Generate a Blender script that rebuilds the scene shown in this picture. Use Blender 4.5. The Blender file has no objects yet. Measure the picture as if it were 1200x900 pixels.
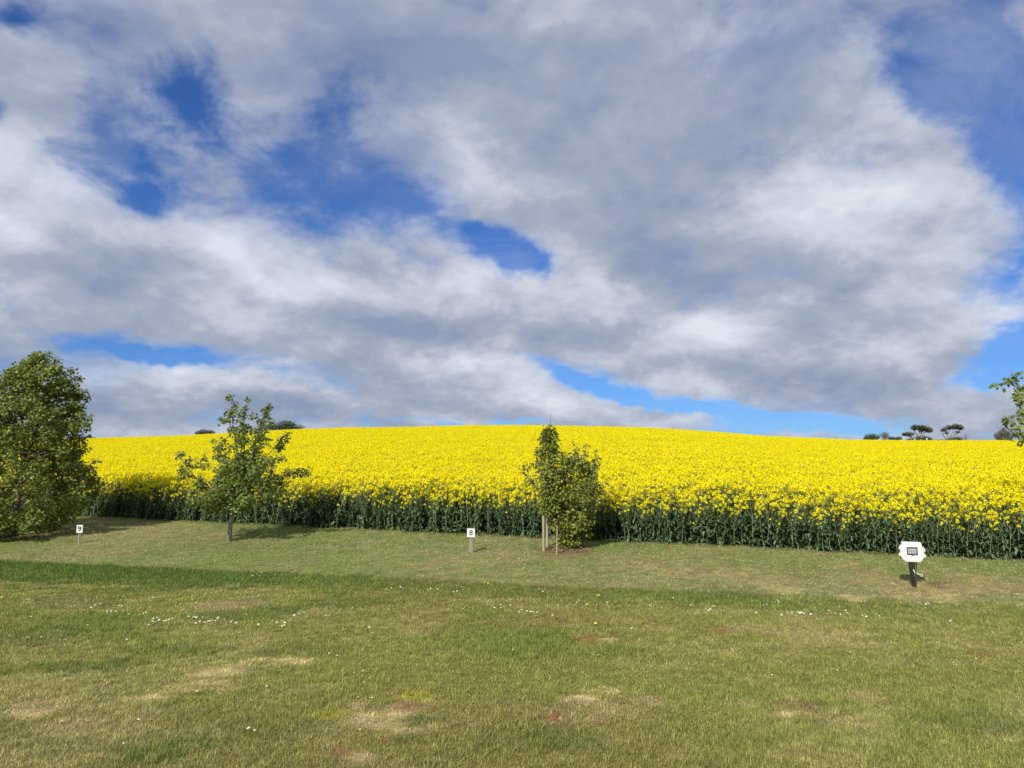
import bpy, math, random
import numpy as np
from mathutils import Vector, Matrix, Euler
random.seed(11)
RNG = np.random.default_rng(11)
scene = bpy.context.scene
R = math.radians

# ------------------------------------------------------------------ camera
EYE = 1.6
PITCH = R(6.95)
FPX = 901.7                       # focal length in pixels of a 1200 px wide frame
cam_data = bpy.data.cameras.new('camera')
cam_data.lens = 26.0
cam_data.sensor_width = 34.6
cam_data.clip_start = 0.05
cam_data.clip_end = 6000
cam = bpy.data.objects.new('camera', cam_data)
cam.location = (0, 0, EYE)
cam.rotation_euler = (R(90) + PITCH, 0, 0)
scene.collection.objects.link(cam)
scene.camera = cam

# ------------------------------------------------------------------ light and sky
SUN_EL, SUN_AZ = R(35), R(205)    # azimuth clockwise from +Y (the way the camera looks)
sun_data = bpy.data.lights.new('sun', 'SUN')
sun_data.energy = 5.0
sun_data.angle = R(0.53)
sun_data.color = (1.0, 0.95, 0.86)
sun = bpy.data.objects.new('sun', sun_data)
sdir = Vector((math.sin(SUN_AZ) * math.cos(SUN_EL), math.cos(SUN_AZ) * math.cos(SUN_EL), math.sin(SUN_EL)))
sun.rotation_euler = (-sdir).to_track_quat('-Z', 'Y').to_euler()
sun.location = sdir * 50
scene.collection.objects.link(sun)

scene.view_settings.view_transform = 'Standard'
scene.view_settings.look = 'None'
scene.view_settings.exposure = 0.1
scene.view_settings.gamma = 1.0
scene.view_settings.use_curve_mapping = False


def pix_dir(px, py):
    a = (px - 600) / FPX
    b = (450 - py) / FPX
    return Vector((a, math.cos(PITCH) - b * math.sin(PITCH), math.sin(PITCH) + b * math.cos(PITCH)))


def build_world():
    world = bpy.data.worlds.new('World')
    scene.world = world
    world.use_nodes = True
    nt = world.node_tree
    N, L = nt.nodes, nt.links
    N.clear()

    def link(a, b):
        L.new(a, b)

    def math_n(op, a, b=None, clamp=False, c=None):
        n = N.new('ShaderNodeMath')
        n.operation = op
        n.use_clamp = clamp
        for i, v in enumerate((a, b, c)):
            if v is None:
                continue
            if isinstance(v, (int, float)):
                n.inputs[i].default_value = v
            else:
                link(v, n.inputs[i])
        return n.outputs[0]

    tc = N.new('ShaderNodeTexCoord')
    sep = N.new('ShaderNodeSeparateXYZ')
    link(tc.outputs['Generated'], sep.inputs[0])
    X, Y, Z = sep.outputs
    az = math_n('ARCTAN2', X, Y)
    el = math_n('ARCSINE', Z)
    # cloud sheet coordinates: clouds flatten towards the horizon
    zz = math_n('MAXIMUM', math_n('ADD', Z, 0.42), 0.2)
    cx, cy = math_n('DIVIDE', X, zz), math_n('DIVIDE', Y, zz)
    comb = N.new('ShaderNodeCombineXYZ')
    link(cx, comb.inputs[0]); link(cy, comb.inputs[1])
    comb.inputs[2].default_value = 3.7
    sheet = comb.outputs[0]

    def noise(scale, detail, rough, vec, off=(0, 0, 0), dist=0.0):
        m = N.new('ShaderNodeMapping')
        m.inputs['Location'].default_value = off
        link(vec, m.inputs['Vector'])
        n = N.new('ShaderNodeTexNoise')
        n.inputs['Scale'].default_value = scale
        n.inputs['Detail'].default_value = detail
        n.inputs['Roughness'].default_value = rough
        n.inputs['Distortion'].default_value = dist
        link(m.outputs[0], n.inputs['Vector'])
        return n.outputs['Fac']

    # angular coordinates, warped a little so that edges curl
    w1 = math_n('MULTIPLY', math_n('SUBTRACT', noise(3.2, 4, .6, sheet, (5, 1, 0)), .5), .16)
    w2 = math_n('MULTIPLY', math_n('SUBTRACT', noise(3.2, 4, .6, sheet, (1, 9, 4)), .5), .11)
    ca = N.new('ShaderNodeCombineXYZ')
    link(math_n('ADD', az, w1), ca.inputs[0])
    link(math_n('ADD', el, w2), ca.inputs[1])
    ang = ca.outputs[0]

    def blob(px, py, rx, ry, rot=0):
        d = pix_dir(px, py).normalized()
        a, e = math.atan2(d.x, d.y), math.asin(d.z)
        k = 1.0 / (1 + ((px - 600) / FPX) ** 2)
        m = N.new('ShaderNodeMapping')
        m.vector_type = 'TEXTURE'
        m.inputs['Location'].default_value = (a, e, 0)
        m.inputs['Rotation'].default_value = (0, 0, R(-rot))
        m.inputs['Scale'].default_value = (rx / FPX * k, ry / FPX * math.sqrt(k), 1)
        link(ang, m.inputs['Vector'])
        g = N.new('ShaderNodeTexGradient')
        g.gradient_type = 'QUADRATIC_SPHERE'
        link(m.outputs[0], g.inputs[0])
        return g.outputs['Fac']

    def total(spec):
        s = None
        for w, *a in spec:
            b = blob(*a)
            s = math_n('MULTIPLY', b, w) if s is None else math_n('MULTIPLY_ADD', b, w, c=s)
        return s

    holes = total([
        (1.15, 130, 140, 170, 150), (1.2, 20, 20, 150, 85), (1.1, 245, 110, 100, 140), (1.35, 180, 245, 120, 100),
        (.6, 330, 190, 150, 120), (.75, 400, 140, 130, 90), (1.0, 400, 240, 150, 80), (.95, 490, 250, 130, 90, 25),
        (2.0, 610, 308, 95, 52), (2.4, 1110, 95, 150, 105), (1.9, 1195, 160, 110, 140), (1.0, 1190, 20, 60, 110),
        (1.7, 120, 396, 150, 42, 8), (1.4, 220, 418, 130, 30, 10), (1.6, 680, 436, 120, 40, 10), (1.9, 790, 466, 170, 42, 10),
        (1.8, 900, 492, 170, 40, 5), (1.8, 1180, 400, 90, 90), (1.2, 1160, 440, 90, 50), (.9, 0, 130, 60, 50),
        (1.0, 560, 280, 90, 50, 20), (1.2, 560, 492, 180, 12, 0), (1.5, 1010, 508, 110, 22, 0), (.7, 1200, 300, 60, 110)])
    clouds = total([
        (1.2, 60, 230, 190, 170), (.9, 60, 110, 120, 70, 30), (1.0, 320, 330, 300, 110, 8), (1.3, 720, 150, 330, 230),
        (1.3, 1040, 270, 240, 210), (1.2, 640, 365, 300, 90), (1.0, 900, 400, 330, 110), (.9, 560, 450, 280, 40, 6),
        (.8, 230, 455, 260, 50, 6), (1.0, 980, 460, 260, 55), (.5, 330, 90, 120, 120, 20), (1.2, 700, 480, 300, 26, 5),
        (1.0, 60, 480, 200, 60)])
    shade = total([
        (.6, 40, 270, 170, 130), (.6, 60, 180, 160, 90), (.55, 560, 185, 120, 80, 35), (.4, 640, 20, 200, 60),
        (.70, 1030, 215, 230, 130), (.35, 960, 190, 130, 100, -20), (.7, 260, 300, 200, 55, 8), (.5, 330, 350, 250, 70),
        (.8, 560, 330, 150, 70), (.7, 700, 340, 120, 90), (.65, 560, 440, 150, 45), (.65, 830, 385, 110, 60),
        (.5, 240, 440, 160, 40), (.5, 760, 490, 250, 26, 5), (.45, 640, 470, 120, 30), (.35, 1100, 300, 140, 120),
        (-.5, 700, 160, 260, 180), (-.65, 120, 335, 170, 55), (-.55, 760, 270, 170, 110), (-.6, 640, 400, 170, 45),
        (-.55, 830, 320, 260, 70), (-.7, 450, 395, 220, 45, 8), (-.5, 950, 450, 300, 60), (-.6, 120, 480, 250, 45),
        (-.6, 330, 480, 200, 26), (-.45, 420, 90, 220, 150), (-.5, 900, 100, 200, 120), (-.3, 980, 340, 200, 60), (-.5, 560, 60, 260, 110), (-.35, 150, 40, 200, 90)])

    n_big = noise(2.0, 5, .56, sheet, (2.2, 4.1, 0), .3)
    n_fin = noise(6.0, 10, .62, sheet, (7.3, 2.5, 0), .25)
    n_wsp = noise(18.0, 7, .62, sheet, (1.3, 8.5, 0), .4)
    nz = math_n('ADD', math_n('MULTIPLY', math_n('SUBTRACT', n_big, .5), 1.1), math_n('MULTIPLY', math_n('SUBTRACT', n_fin, .5), 2.5))
    nz = math_n('ADD', nz, math_n('MULTIPLY', math_n('SUBTRACT', n_wsp, .5), .5))
    cov = math_n('ADD', math_n('SUBTRACT', math_n('ADD', clouds, .36), holes), nz)
    mr = N.new('ShaderNodeMapRange')
    mr.interpolation_type = 'SMOOTHSTEP'
    link(cov, mr.inputs[0])
    mr.inputs[1].default_value = -.50
    mr.inputs[2].default_value = .46
    veil = noise(3.4, 9, .66, sheet, (11.3, 5.5, 0), .6)
    veil = math_n('MULTIPLY', math_n('SUBTRACT', veil, .40), 2.2, clamp=True)
    veil = math_n('MULTIPLY', veil, math_n('MULTIPLY', math_n('ADD', math_n('MULTIPLY', el, 1.9), .02, clamp=True), .62))
    cover = math_n('MAXIMUM', mr.outputs[0], math_n('ADD', math_n('MULTIPLY', mr.outputs[0], .7), veil, clamp=True))

    mv = N.new('ShaderNodeVectorMath'); mv.operation = 'MULTIPLY'
    link(sheet, mv.inputs[0]); mv.inputs[1].default_value = (.965, .95, 1)
    rel = math_n('SUBTRACT', n_fin, noise(6.0, 10, .62, mv.outputs[0], (7.3, 2.5, 0), .25))
    rel2 = math_n('SUBTRACT', n_big, noise(2.0, 5, .56, mv.outputs[0], (2.2, 4.1, 0), .3))
    rel = math_n('ADD', math_n('MULTIPLY', rel, 1.15), math_n('MULTIPLY', rel2, 1.7))
    thin = total([(.75, 400, 110, 240, 190), (.7, 120, 40, 220, 110), (.6, 330, 230, 190, 130), (.6, 140, 190, 130, 130), (.5, 480, 240, 120, 90),
                  (.35, 1170, 290, 90, 140), (.35, 120, 430, 200, 60), (.4, 880, 480, 200, 40), (.45, 900, 40, 260, 90)])
    tn = math_n('ADD', math_n('MULTIPLY', math_n('SUBTRACT', noise(4.2, 10, .66, sheet, (21.3, 5.5, 0), .5), .5), 3.2), .62, clamp=True)
    cover = math_n('MULTIPLY', cover, math_n('SUBTRACT', 1.0, math_n('MULTIPLY', math_n('MINIMUM', thin, .9), tn)))
    n_sh = noise(2.9, 7, .6, sheet, (3.3, 6.5, 2.0), .35)
    n_sh2 = noise(7.2, 8, .62, sheet, (8.3, 1.5, 2.0), .4)
    sh = math_n('ADD', shade, .42)
    sh = math_n('ADD', sh, math_n('MULTIPLY', math_n('SUBTRACT', n_sh, .5), .8))
    sh = math_n('ADD', sh, math_n('MULTIPLY', math_n('SUBTRACT', n_sh2, .5), .22))
    sh = math_n('ADD', sh, math_n('MULTIPLY', math_n('SUBTRACT', 1.0, cover), .32))
    sh = math_n('ADD', math_n('MULTIPLY', sh, .80), math_n('MULTIPLY', rel, .9))
    sh = math_n('ADD', sh, 0.07, clamp=True)
    ramp = N.new('ShaderNodeValToRGB')
    link(sh, ramp.inputs[0])
    cr = ramp.color_ramp
    cr.elements[0].position = 0.0
    cr.elements[0].color = (.25, .31, .44, 1)
    cr.elements[1].position = 1.0
    cr.elements[1].color = (.69, .74, .83, 1)
    e = cr.elements.new(.35); e.color = (.36, .405, .51, 1)
    e = cr.elements.new(.60); e.color = (.50, .545, .64, 1)
    up = N.new('ShaderNodeVectorMath')
    up.operation = 'SCALE'
    link(ramp.outputs[0], up.inputs[0])
    up.inputs['Scale'].default_value = 10.0      # the Background below runs at 0.1

    sky = N.new('ShaderNodeTexSky')
    sky.sky_type = 'NISHITA'
    sky.sun_disc = False
    sky.sun_elevation = SUN_EL
    sky.sun_rotation = SUN_AZ
    sky.air_density = 1.0
    sky.dust_density = 0.3
    sky.ozone_density = 2.5
    sc = N.new('ShaderNodeMix')                  # deeper blue, as a phone camera records it
    sc.data_type = 'RGBA'
    sc.blend_type = 'MULTIPLY'
    sc.inputs[0].default_value = 1.0
    link(sky.outputs[0], sc.inputs[6])
    sc.inputs[7].default_value = (.33, .58, 1.02, 1)
    mix = N.new('ShaderNodeMix')
    mix.data_type = 'RGBA'
    link(cover, mix.inputs[0])
    link(sc.outputs[2], mix.inputs[6])
    link(up.outputs[0], mix.inputs[7])
    bg = N.new('ShaderNodeBackground')
    bg.inputs['Strength'].default_value = 0.1
    link(mix.outputs[2], bg.inputs['Color'])
    out = N.new('ShaderNodeOutputWorld')
    link(bg.outputs[0], out.inputs['Surface'])
    world.cycles.sampling_method = 'MANUAL'
    world.cycles.sample_map_resolution = 512


build_world()

# ------------------------------------------------------------------ helpers
C = scene.collection


def tag(o, label=None, cat=None, group=None, kind=None):
    for k, v in (('label', label), ('category', cat), ('group', group), ('kind', kind)):
        if v:
            o[k] = v
    return o


def empty(name, loc, label, cat, group=None, rz=0):
    o = bpy.data.objects.new(name, None)
    o.empty_display_size = .2
    C.objects.link(o)
    o.location = loc
    o.rotation_euler = (0, 0, rz)
    return tag(o, label, cat, group)


class MB:
    """collects polygons with a tone per face, builds one mesh object"""
    def __init__(s):
        s.v, s.f, s.t, s.m = [], [], [], []

    def add(s, vs, fs, tone=.5, mi=0):
        b = len(s.v)
        s.v.extend([tuple(p) for p in vs])
        for f in fs:
            s.f.append(tuple(i + b for i in f))
            s.t.append(tone); s.m.append(mi)

    def box(s, c, size, tone=.5, mi=0, rot=None, bev=0.0):
        x, y, z = [k / 2 for k in size]
        if bev <= 0:
            vs = [Vector((i, j, k)) for i in (-x, x) for j in (-y, y) for k in (-z, z)]
            fs = [(0, 1, 3, 2), (4, 6, 7, 5), (0, 4, 5, 1), (2, 3, 7, 6), (0, 2, 6, 4), (1, 5, 7, 3)]
        else:
            vs, fs = [], []
            ring = []
            for (sy, ins) in ((-y, bev), (-y + bev, 0), (y - bev, 0), (y, bev)):
                a, b2 = x - ins, z - ins
                c0 = min(bev, a, b2)
                pts = [(-a + c0, -b2), (a - c0, -b2), (a, -b2 + c0), (a, b2 - c0), (a - c0, b2), (-a + c0, b2), (-a, b2 - c0), (-a, -b2 + c0)]
                ring.append([len(vs) + i for i in range(8)])
                vs += [Vector((p, sy, q)) for p, q in pts]
            for r0, r1 in zip(ring, ring[1:]):
                for i in range(8):
                    fs.append((r0[i], r0[(i + 1) % 8], r1[(i + 1) % 8], r1[i]))
            fs.append(tuple(ring[0][::-1])); fs.append(tuple(ring[-1]))
        M = rot.to_matrix() if rot is not None else Matrix.Identity(3)
        s.add([M @ p + Vector(c) for p in vs], fs, tone, mi)

    def prism(s, pts, y0, y1, tone=.5, mi=0, bev=0.0):
        """outline in x,z extruded along y; front edge bevelled"""
        n = len(pts)
        cx = sum(p[0] for p in pts) / n; cz = sum(p[1] for p in pts) / n
        k = 1 - bev / max(max(abs(p[0] - cx) for p in pts), 1e-6)
        vs = [(cx + (p[0] - cx) * k, y0, cz + (p[1] - cz) * k) for p in pts] + \
             [(p[0], y0 + bev, p[1]) for p in pts] + [(p[0], y1, p[1]) for p in pts]
        fs = [tuple(range(n)), tuple(range(3 * n - 1, 2 * n - 1, -1))]
        for a in (0, n):
            for i in range(n):
                j = (i + 1) % n
                fs.append((a + j, a + i, a + n + i, a + n + j))
        s.add(vs, fs, tone, mi)

    def tube(s, pts, rad, n=6, tone=.5, mi=0, cap=True):
        pts = [Vector(p) for p in pts]
        if not hasattr(rad, '__len__'):
            rad = [rad] * len(pts)
        vs, fs = [], []
        up = Vector((.13, .97, .2)).normalized()
        for i, p in enumerate(pts):
            d = (pts[min(i + 1, len(pts) - 1)] - pts[max(i - 1, 0)])
            d = d.normalized() if d.length > 1e-9 else Vector((0, 0, 1))
            a = d.cross(up)
            a = a.normalized() if a.length > 1e-4 else d.orthogonal().normalized()
            b = d.cross(a).normalized()
            for k in range(n):
                t = 2 * math.pi * k / n
                vs.append(p + (a * math.cos(t) + b * math.sin(t)) * rad[i])
        for i in range(len(pts) - 1):
            for k in range(n):
                l = (k + 1) % n
                fs.append((i * n + k, i * n + l, (i + 1) * n + l, (i + 1) * n + k))
        if cap:
            fs.append(tuple(range(n))[::-1])
            fs.append(tuple((len(pts) - 1) * n + k for k in range(n)))
        s.add(vs, fs, tone, mi)

    def mesh(s, name, mats, smooth=False):
        me = bpy.data.meshes.new(name)
        me.from_pydata(s.v, [], s.f)
        for m in mats:
            me.materials.append(m)
        a = me.attributes.new('tone', 'FLOAT', 'FACE')
        a.data.foreach_set('value', s.t)
        me.polygons.foreach_set('material_index', s.m)
        if smooth:
            me.polygons.foreach_set('use_smooth', [True] * len(s.f))
        me.update()
        return me

    def build(s, name, mats, parent=None, smooth=False, loc=None):
        if not isinstance(mats, (list, tuple)):
            mats = [mats]
        o = bpy.data.objects.new(name, s.mesh(name, mats, smooth))
        C.objects.link(o)
        if parent:
            o.parent = parent
        if loc is not None:
            o.location = loc
        return o


def _hash(ix, iy, seed):
    h = (ix.astype(np.int64) * 374761393 + iy.astype(np.int64) * 668265263 + seed * 1442695041) & 0x7fffffff
    h = ((h ^ (h >> 13)) * 1274126177) & 0x7fffffff
    return ((h ^ (h >> 16)) & 0xffff) / 65535.0


def vnoise(x, y, s=1.0, seed=0):
    x = np.asarray(x, float) / s + 1000; y = np.asarray(y, float) / s + 1000
    ix, iy = np.floor(x), np.floor(y)
    fx, fy = x - ix, y - iy
    fx, fy = fx * fx * (3 - 2 * fx), fy * fy * (3 - 2 * fy)
    a, b = _hash(ix, iy, seed), _hash(ix + 1, iy, seed)
    c, d = _hash(ix, iy + 1, seed), _hash(ix + 1, iy + 1, seed)
    return (a * (1 - fx) + b * fx) * (1 - fy) + (c * (1 - fx) + d * fx) * fy


def fbm(x, y, s=1.0, seed=0, oct=4):
    r, amp, t = 0, 1.0, 0
    for i in range(oct):
        r = r + amp * vnoise(x, y, s / 2 ** i, seed + i * 17)
        t += amp; amp *= .55
    return r / t


def sstep(a, b, x):
    t = np.clip((x - a) / (b - a), 0, 1)
    return t * t * (3 - 2 * t)


# ------------------------------------------------------------------ terrain shape
CANOPY = 1.12
CREST = 100.0
_az = [-.8, -.554, -.50, -.444, -.30, -.22, -.055, .044, .177, .25, .33, .44, .665, .9]
_ep = [40, 45, 47, 48.5, 55, 58, 60.5, 60.5, 57.5, 53.5, 48, 43, 42, 42]


def lawn_edge(x):
    return 11.8 - .33 * np.clip(x, -22, 20)


def crop_edge(x):
    return 16.3 - .43 * np.clip(x, -22, 20)


def ground(x, y):
    x = np.asarray(x, float); y = np.asarray(y, float)
    yl, yc = lawn_edge(x), crop_edge(x)
    t = (y - yl) / (yc - yl)
    zc = .37 - .014 * np.clip(x, -22, 20)
    tb = np.clip(t, 0, 1)
    z = zc * (1.35 * tb - .35 * tb * tb) + .015 * sstep(-.15, .05, t)
    az = np.clip(x / np.maximum(y, 1.0), -.8, .9)
    e = np.interp(az, _az, _ep) / FPX
    zcr = EYE + e * CREST - CANOPY
    q = np.clip((y - yc) / (CREST - yc), 0, None)
    b = 16.0
    P = -np.log(np.exp(-b * np.minimum(q, 3)) + np.exp(-b * 1.03)) / b
    P = np.maximum(P, 0) / (-math.log(math.exp(-b) + math.exp(-b * 1.03)) / b)
    rise = np.maximum(y - CREST, 0)
    back = np.where(az > .2, .70 * e, .02) * np.minimum(rise, 260) - .05 * np.maximum(rise - 260, 0)
    back = np.maximum(back, -40)
    hill = (zcr - zc) * P + back
    z = z + np.where(q > 0, hill, 0)
    z = z + .02 * (fbm(x, y, 2.5, 3) - .5) + np.where(q > .01, .25, .0) * (fbm(x, y, 14, 9, 2) - .5) * sstep(0, .15, q)
    return z


def gz(x, y):
    return float(ground(np.array([x]), np.array([y]))[0])


def place(px, py):
    """the spot of ground seen at a pixel of the 1200x900 photograph"""
    d = pix_dir(px, py)
    t = np.arange(2, 140, .01)
    X, Y, Z = d.x * t, d.y * t, EYE + d.z * t
    g = ground(X, Y)
    i = int(np.argmax(Z <= g))
    return Vector((X[i], Y[i], g[i]))


def at(px, depth):
    x = (px - 600) / FPX * depth / math.cos(PITCH) * 1.0
    return x


# ------------------------------------------------------------------ materials
def nodes_of(name):
    m = bpy.data.materials.new(name)
    m.use_nodes = True
    nt = m.node_tree
    b = nt.nodes['Principled BSDF']
    return m, nt, b


def simple(name, col, rough=.6, noise_amt=.15, scale=20, metal=0, bump=0.0, stretch=(1, 1, 1), spec=.5):
    m, nt, b = nodes_of(name)
    N, L = nt.nodes, nt.links
    tc = N.new('ShaderNodeTexCoord')
    mp = N.new('ShaderNodeMapping')
    mp.inputs['Scale'].default_value = stretch
    L.new(tc.outputs['Object'], mp.inputs[0])
    nz = N.new('ShaderNodeTexNoise')
    nz.inputs['Scale'].default_value = scale
    nz.inputs['Detail'].default_value = 6
    L.new(mp.outputs[0], nz.inputs['Vector'])
    cr = N.new('ShaderNodeValToRGB')
    cr.color_ramp.elements[0].position = .3
    cr.color_ramp.elements[1].position = .7
    cr.color_ramp.elements[0].color = tuple(c * (1 - noise_amt) for c in col) + (1,)
    cr.color_ramp.elements[1].color = tuple(min(1, c * (1 + noise_amt)) for c in col) + (1,)
    L.new(nz.outputs['Fac'], cr.inputs[0])
    L.new(cr.outputs[0], b.inputs['Base Color'])
    b.inputs['Roughness'].default_value = rough
    b.inputs['Metallic'].default_value = metal
    b.inputs['Specular IOR Level'].default_value = spec
    if bump:
        bp = N.new('ShaderNodeBump')
        bp.inputs['Strength'].default_value = bump
        bp.inputs['Distance'].default_value = .01
        L.new(nz.outputs['Fac'], bp.inputs['Height'])
        L.new(bp.outputs[0], b.inputs['Normal'])
    return m


def leafy(name, lo, mid, hi, trans=.35, rough=.5, spec=.4, tint=None):
    """foliage: tone attribute picks the colour of each leaf, some light passes through"""
    m, nt, b = nodes_of(name)
    N, L = nt.nodes, nt.links
    at_ = N.new('ShaderNodeAttribute')
    at_.attribute_name = 'tone'
    cr = N.new('ShaderNodeValToRGB')
    cr.color_ramp.elements[0].color = tuple(lo) + (1,)
    cr.color_ramp.elements[1].color = tuple(hi) + (1,)
    e = cr.color_ramp.elements.new(.5); e.color = tuple(mid) + (1,)
    L.new(at_.outputs['Fac'], cr.inputs[0])
    col = cr.outputs[0]
    if tint:
        ti = N.new('ShaderNodeAttribute')
        ti.attribute_type = 'INSTANCER'
        ti.attribute_name = tint
        mx = N.new('ShaderNodeMix')
        mx.data_type = 'RGBA'; mx.blend_type = 'MULTIPLY'
        mx.inputs[0].default_value = 1
        L.new(col, mx.inputs[6]); L.new(ti.outputs['Color'], mx.inputs[7])
        col = mx.outputs[2]
    L.new(col, b.inputs['Base Color'])
    b.inputs['Roughness'].default_value = rough
    b.inputs['Specular IOR Level'].default_value = spec
    if trans > 0:
        tr = N.new('ShaderNodeBsdfTranslucent')
        L.new(col, tr.inputs[0])
        ms = N.new('ShaderNodeMixShader')
        ms.inputs[0].default_value = trans
        L.new(b.outputs[0], ms.inputs[1]); L.new(tr.outputs[0], ms.inputs[2])
        L.new(ms.outputs[0], nt.nodes['Material Output'].inputs[0])
    return m


M = {}
M['petal'] = leafy('rape_petal', (.93, .78, .004), (.96, .86, .006), (.97, .91, .02), .35, .6, .05)
M['rape_green'] = leafy('rape_leaf', (.045, .080, .032), (.095, .150, .062), (.21, .29, .14), .2, .45, .4)
M['rape_stem'] = leafy('rape_stem', (.06, .095, .04), (.12, .175, .08), (.26, .31, .17), 0, .5, .3)
M['grass'] = leafy('grass_blade', (.42, .44, .42), (1, 1, 1), (1.55, 1.5, 1.4), .3, .55, .25, tint='tint')
M['bark'] = simple('bark', (.16, .13, .10), .9, .35, 30, bump=.6, stretch=(1, 1, .25))
M['bark_grey'] = simple('bark_grey', (.27, .25, .22), .9, .3, 30, bump=.6, stretch=(1, 1, .25))
M['wood_pale'] = simple('weathered_wood', (.34, .29, .18), .85, .25, 40, bump=.4, stretch=(1, 1, .08))
M['wood_grey'] = simple('grey_wood', (.30, .28, .21), .85, .25, 40, bump=.4, stretch=(1, 1, .08))
M['white'] = simple('white_plastic', (.70, .70, .66), .45, .04, 25)
M['white_dirty'] = simple('worn_white_plastic', (.60, .59, .53), .5, .12, 30)
M['ink'] = simple('black_ink', (.02, .02, .025), .6, .1)
M['black'] = simple('black_plastic', (.018, .02, .02), .35, .25, 18, bump=.2)
M['grey'] = simple('grey_panel', (.33, .35, .36), .3, .12, 30)
M['dark_frame'] = simple('dark_frame', (.06, .065, .07), .4, .15)
M['faint'] = simple('faded_print', (.42, .34, .36), .6, .15)
M['soil'] = leafy('soil', (.08, .05, .03), (.16, .10, .07), (.27, .19, .13), 0, .95, .1)
M['steel'] = simple('grey_steel', (.22, .23, .25), .5, .1, metal=.6)
M['maple'] = leafy('maple_leaf', (.075, .120, .018), (.185, .235, .032), (.35, .39, .08), .35)
M['young'] = leafy('young_leaf', (.085, .135, .022), (.175, .240, .038), (.33, .39, .085), .35)
M['glossy'] = leafy('glossy_leaf', (.080, .125, .014), (.205, .250, .028), (.44, .45, .08), .35)
M['pine'] = leafy('pine_needles', (.05, .055, .026), (.11, .112, .05), (.18, .175, .08), .1)
M['scrub'] = leafy('scrub_leaf', (.030, .045, .016), (.058, .080, .028), (.10, .125, .05), .15)
M['scrub_red'] = leafy('red_brown_scrub', (.035, .022, .022), (.065, .045, .040), (.10, .075, .06), .1)
M['scrub_grey'] = leafy('bare_twigs', (.10, .085, .075), (.15, .13, .115), (.20, .18, .15), .1)
M['daisy'] = simple('daisy_petal', (.86, .86, .84), .6, .05)
M['yolk'] = simple('flower_yellow', (.80, .60, .02), .6, .1)


# ------------------------------------------------------------------ lawn colour as a function of the ground
def m2(px, py, rx, ry):
    p = place(px, py)
    return p.x, p.y, rx / FPX * p.y, ry / FPX * p.y * p.y / max(EYE - p.z, .4)


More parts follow.
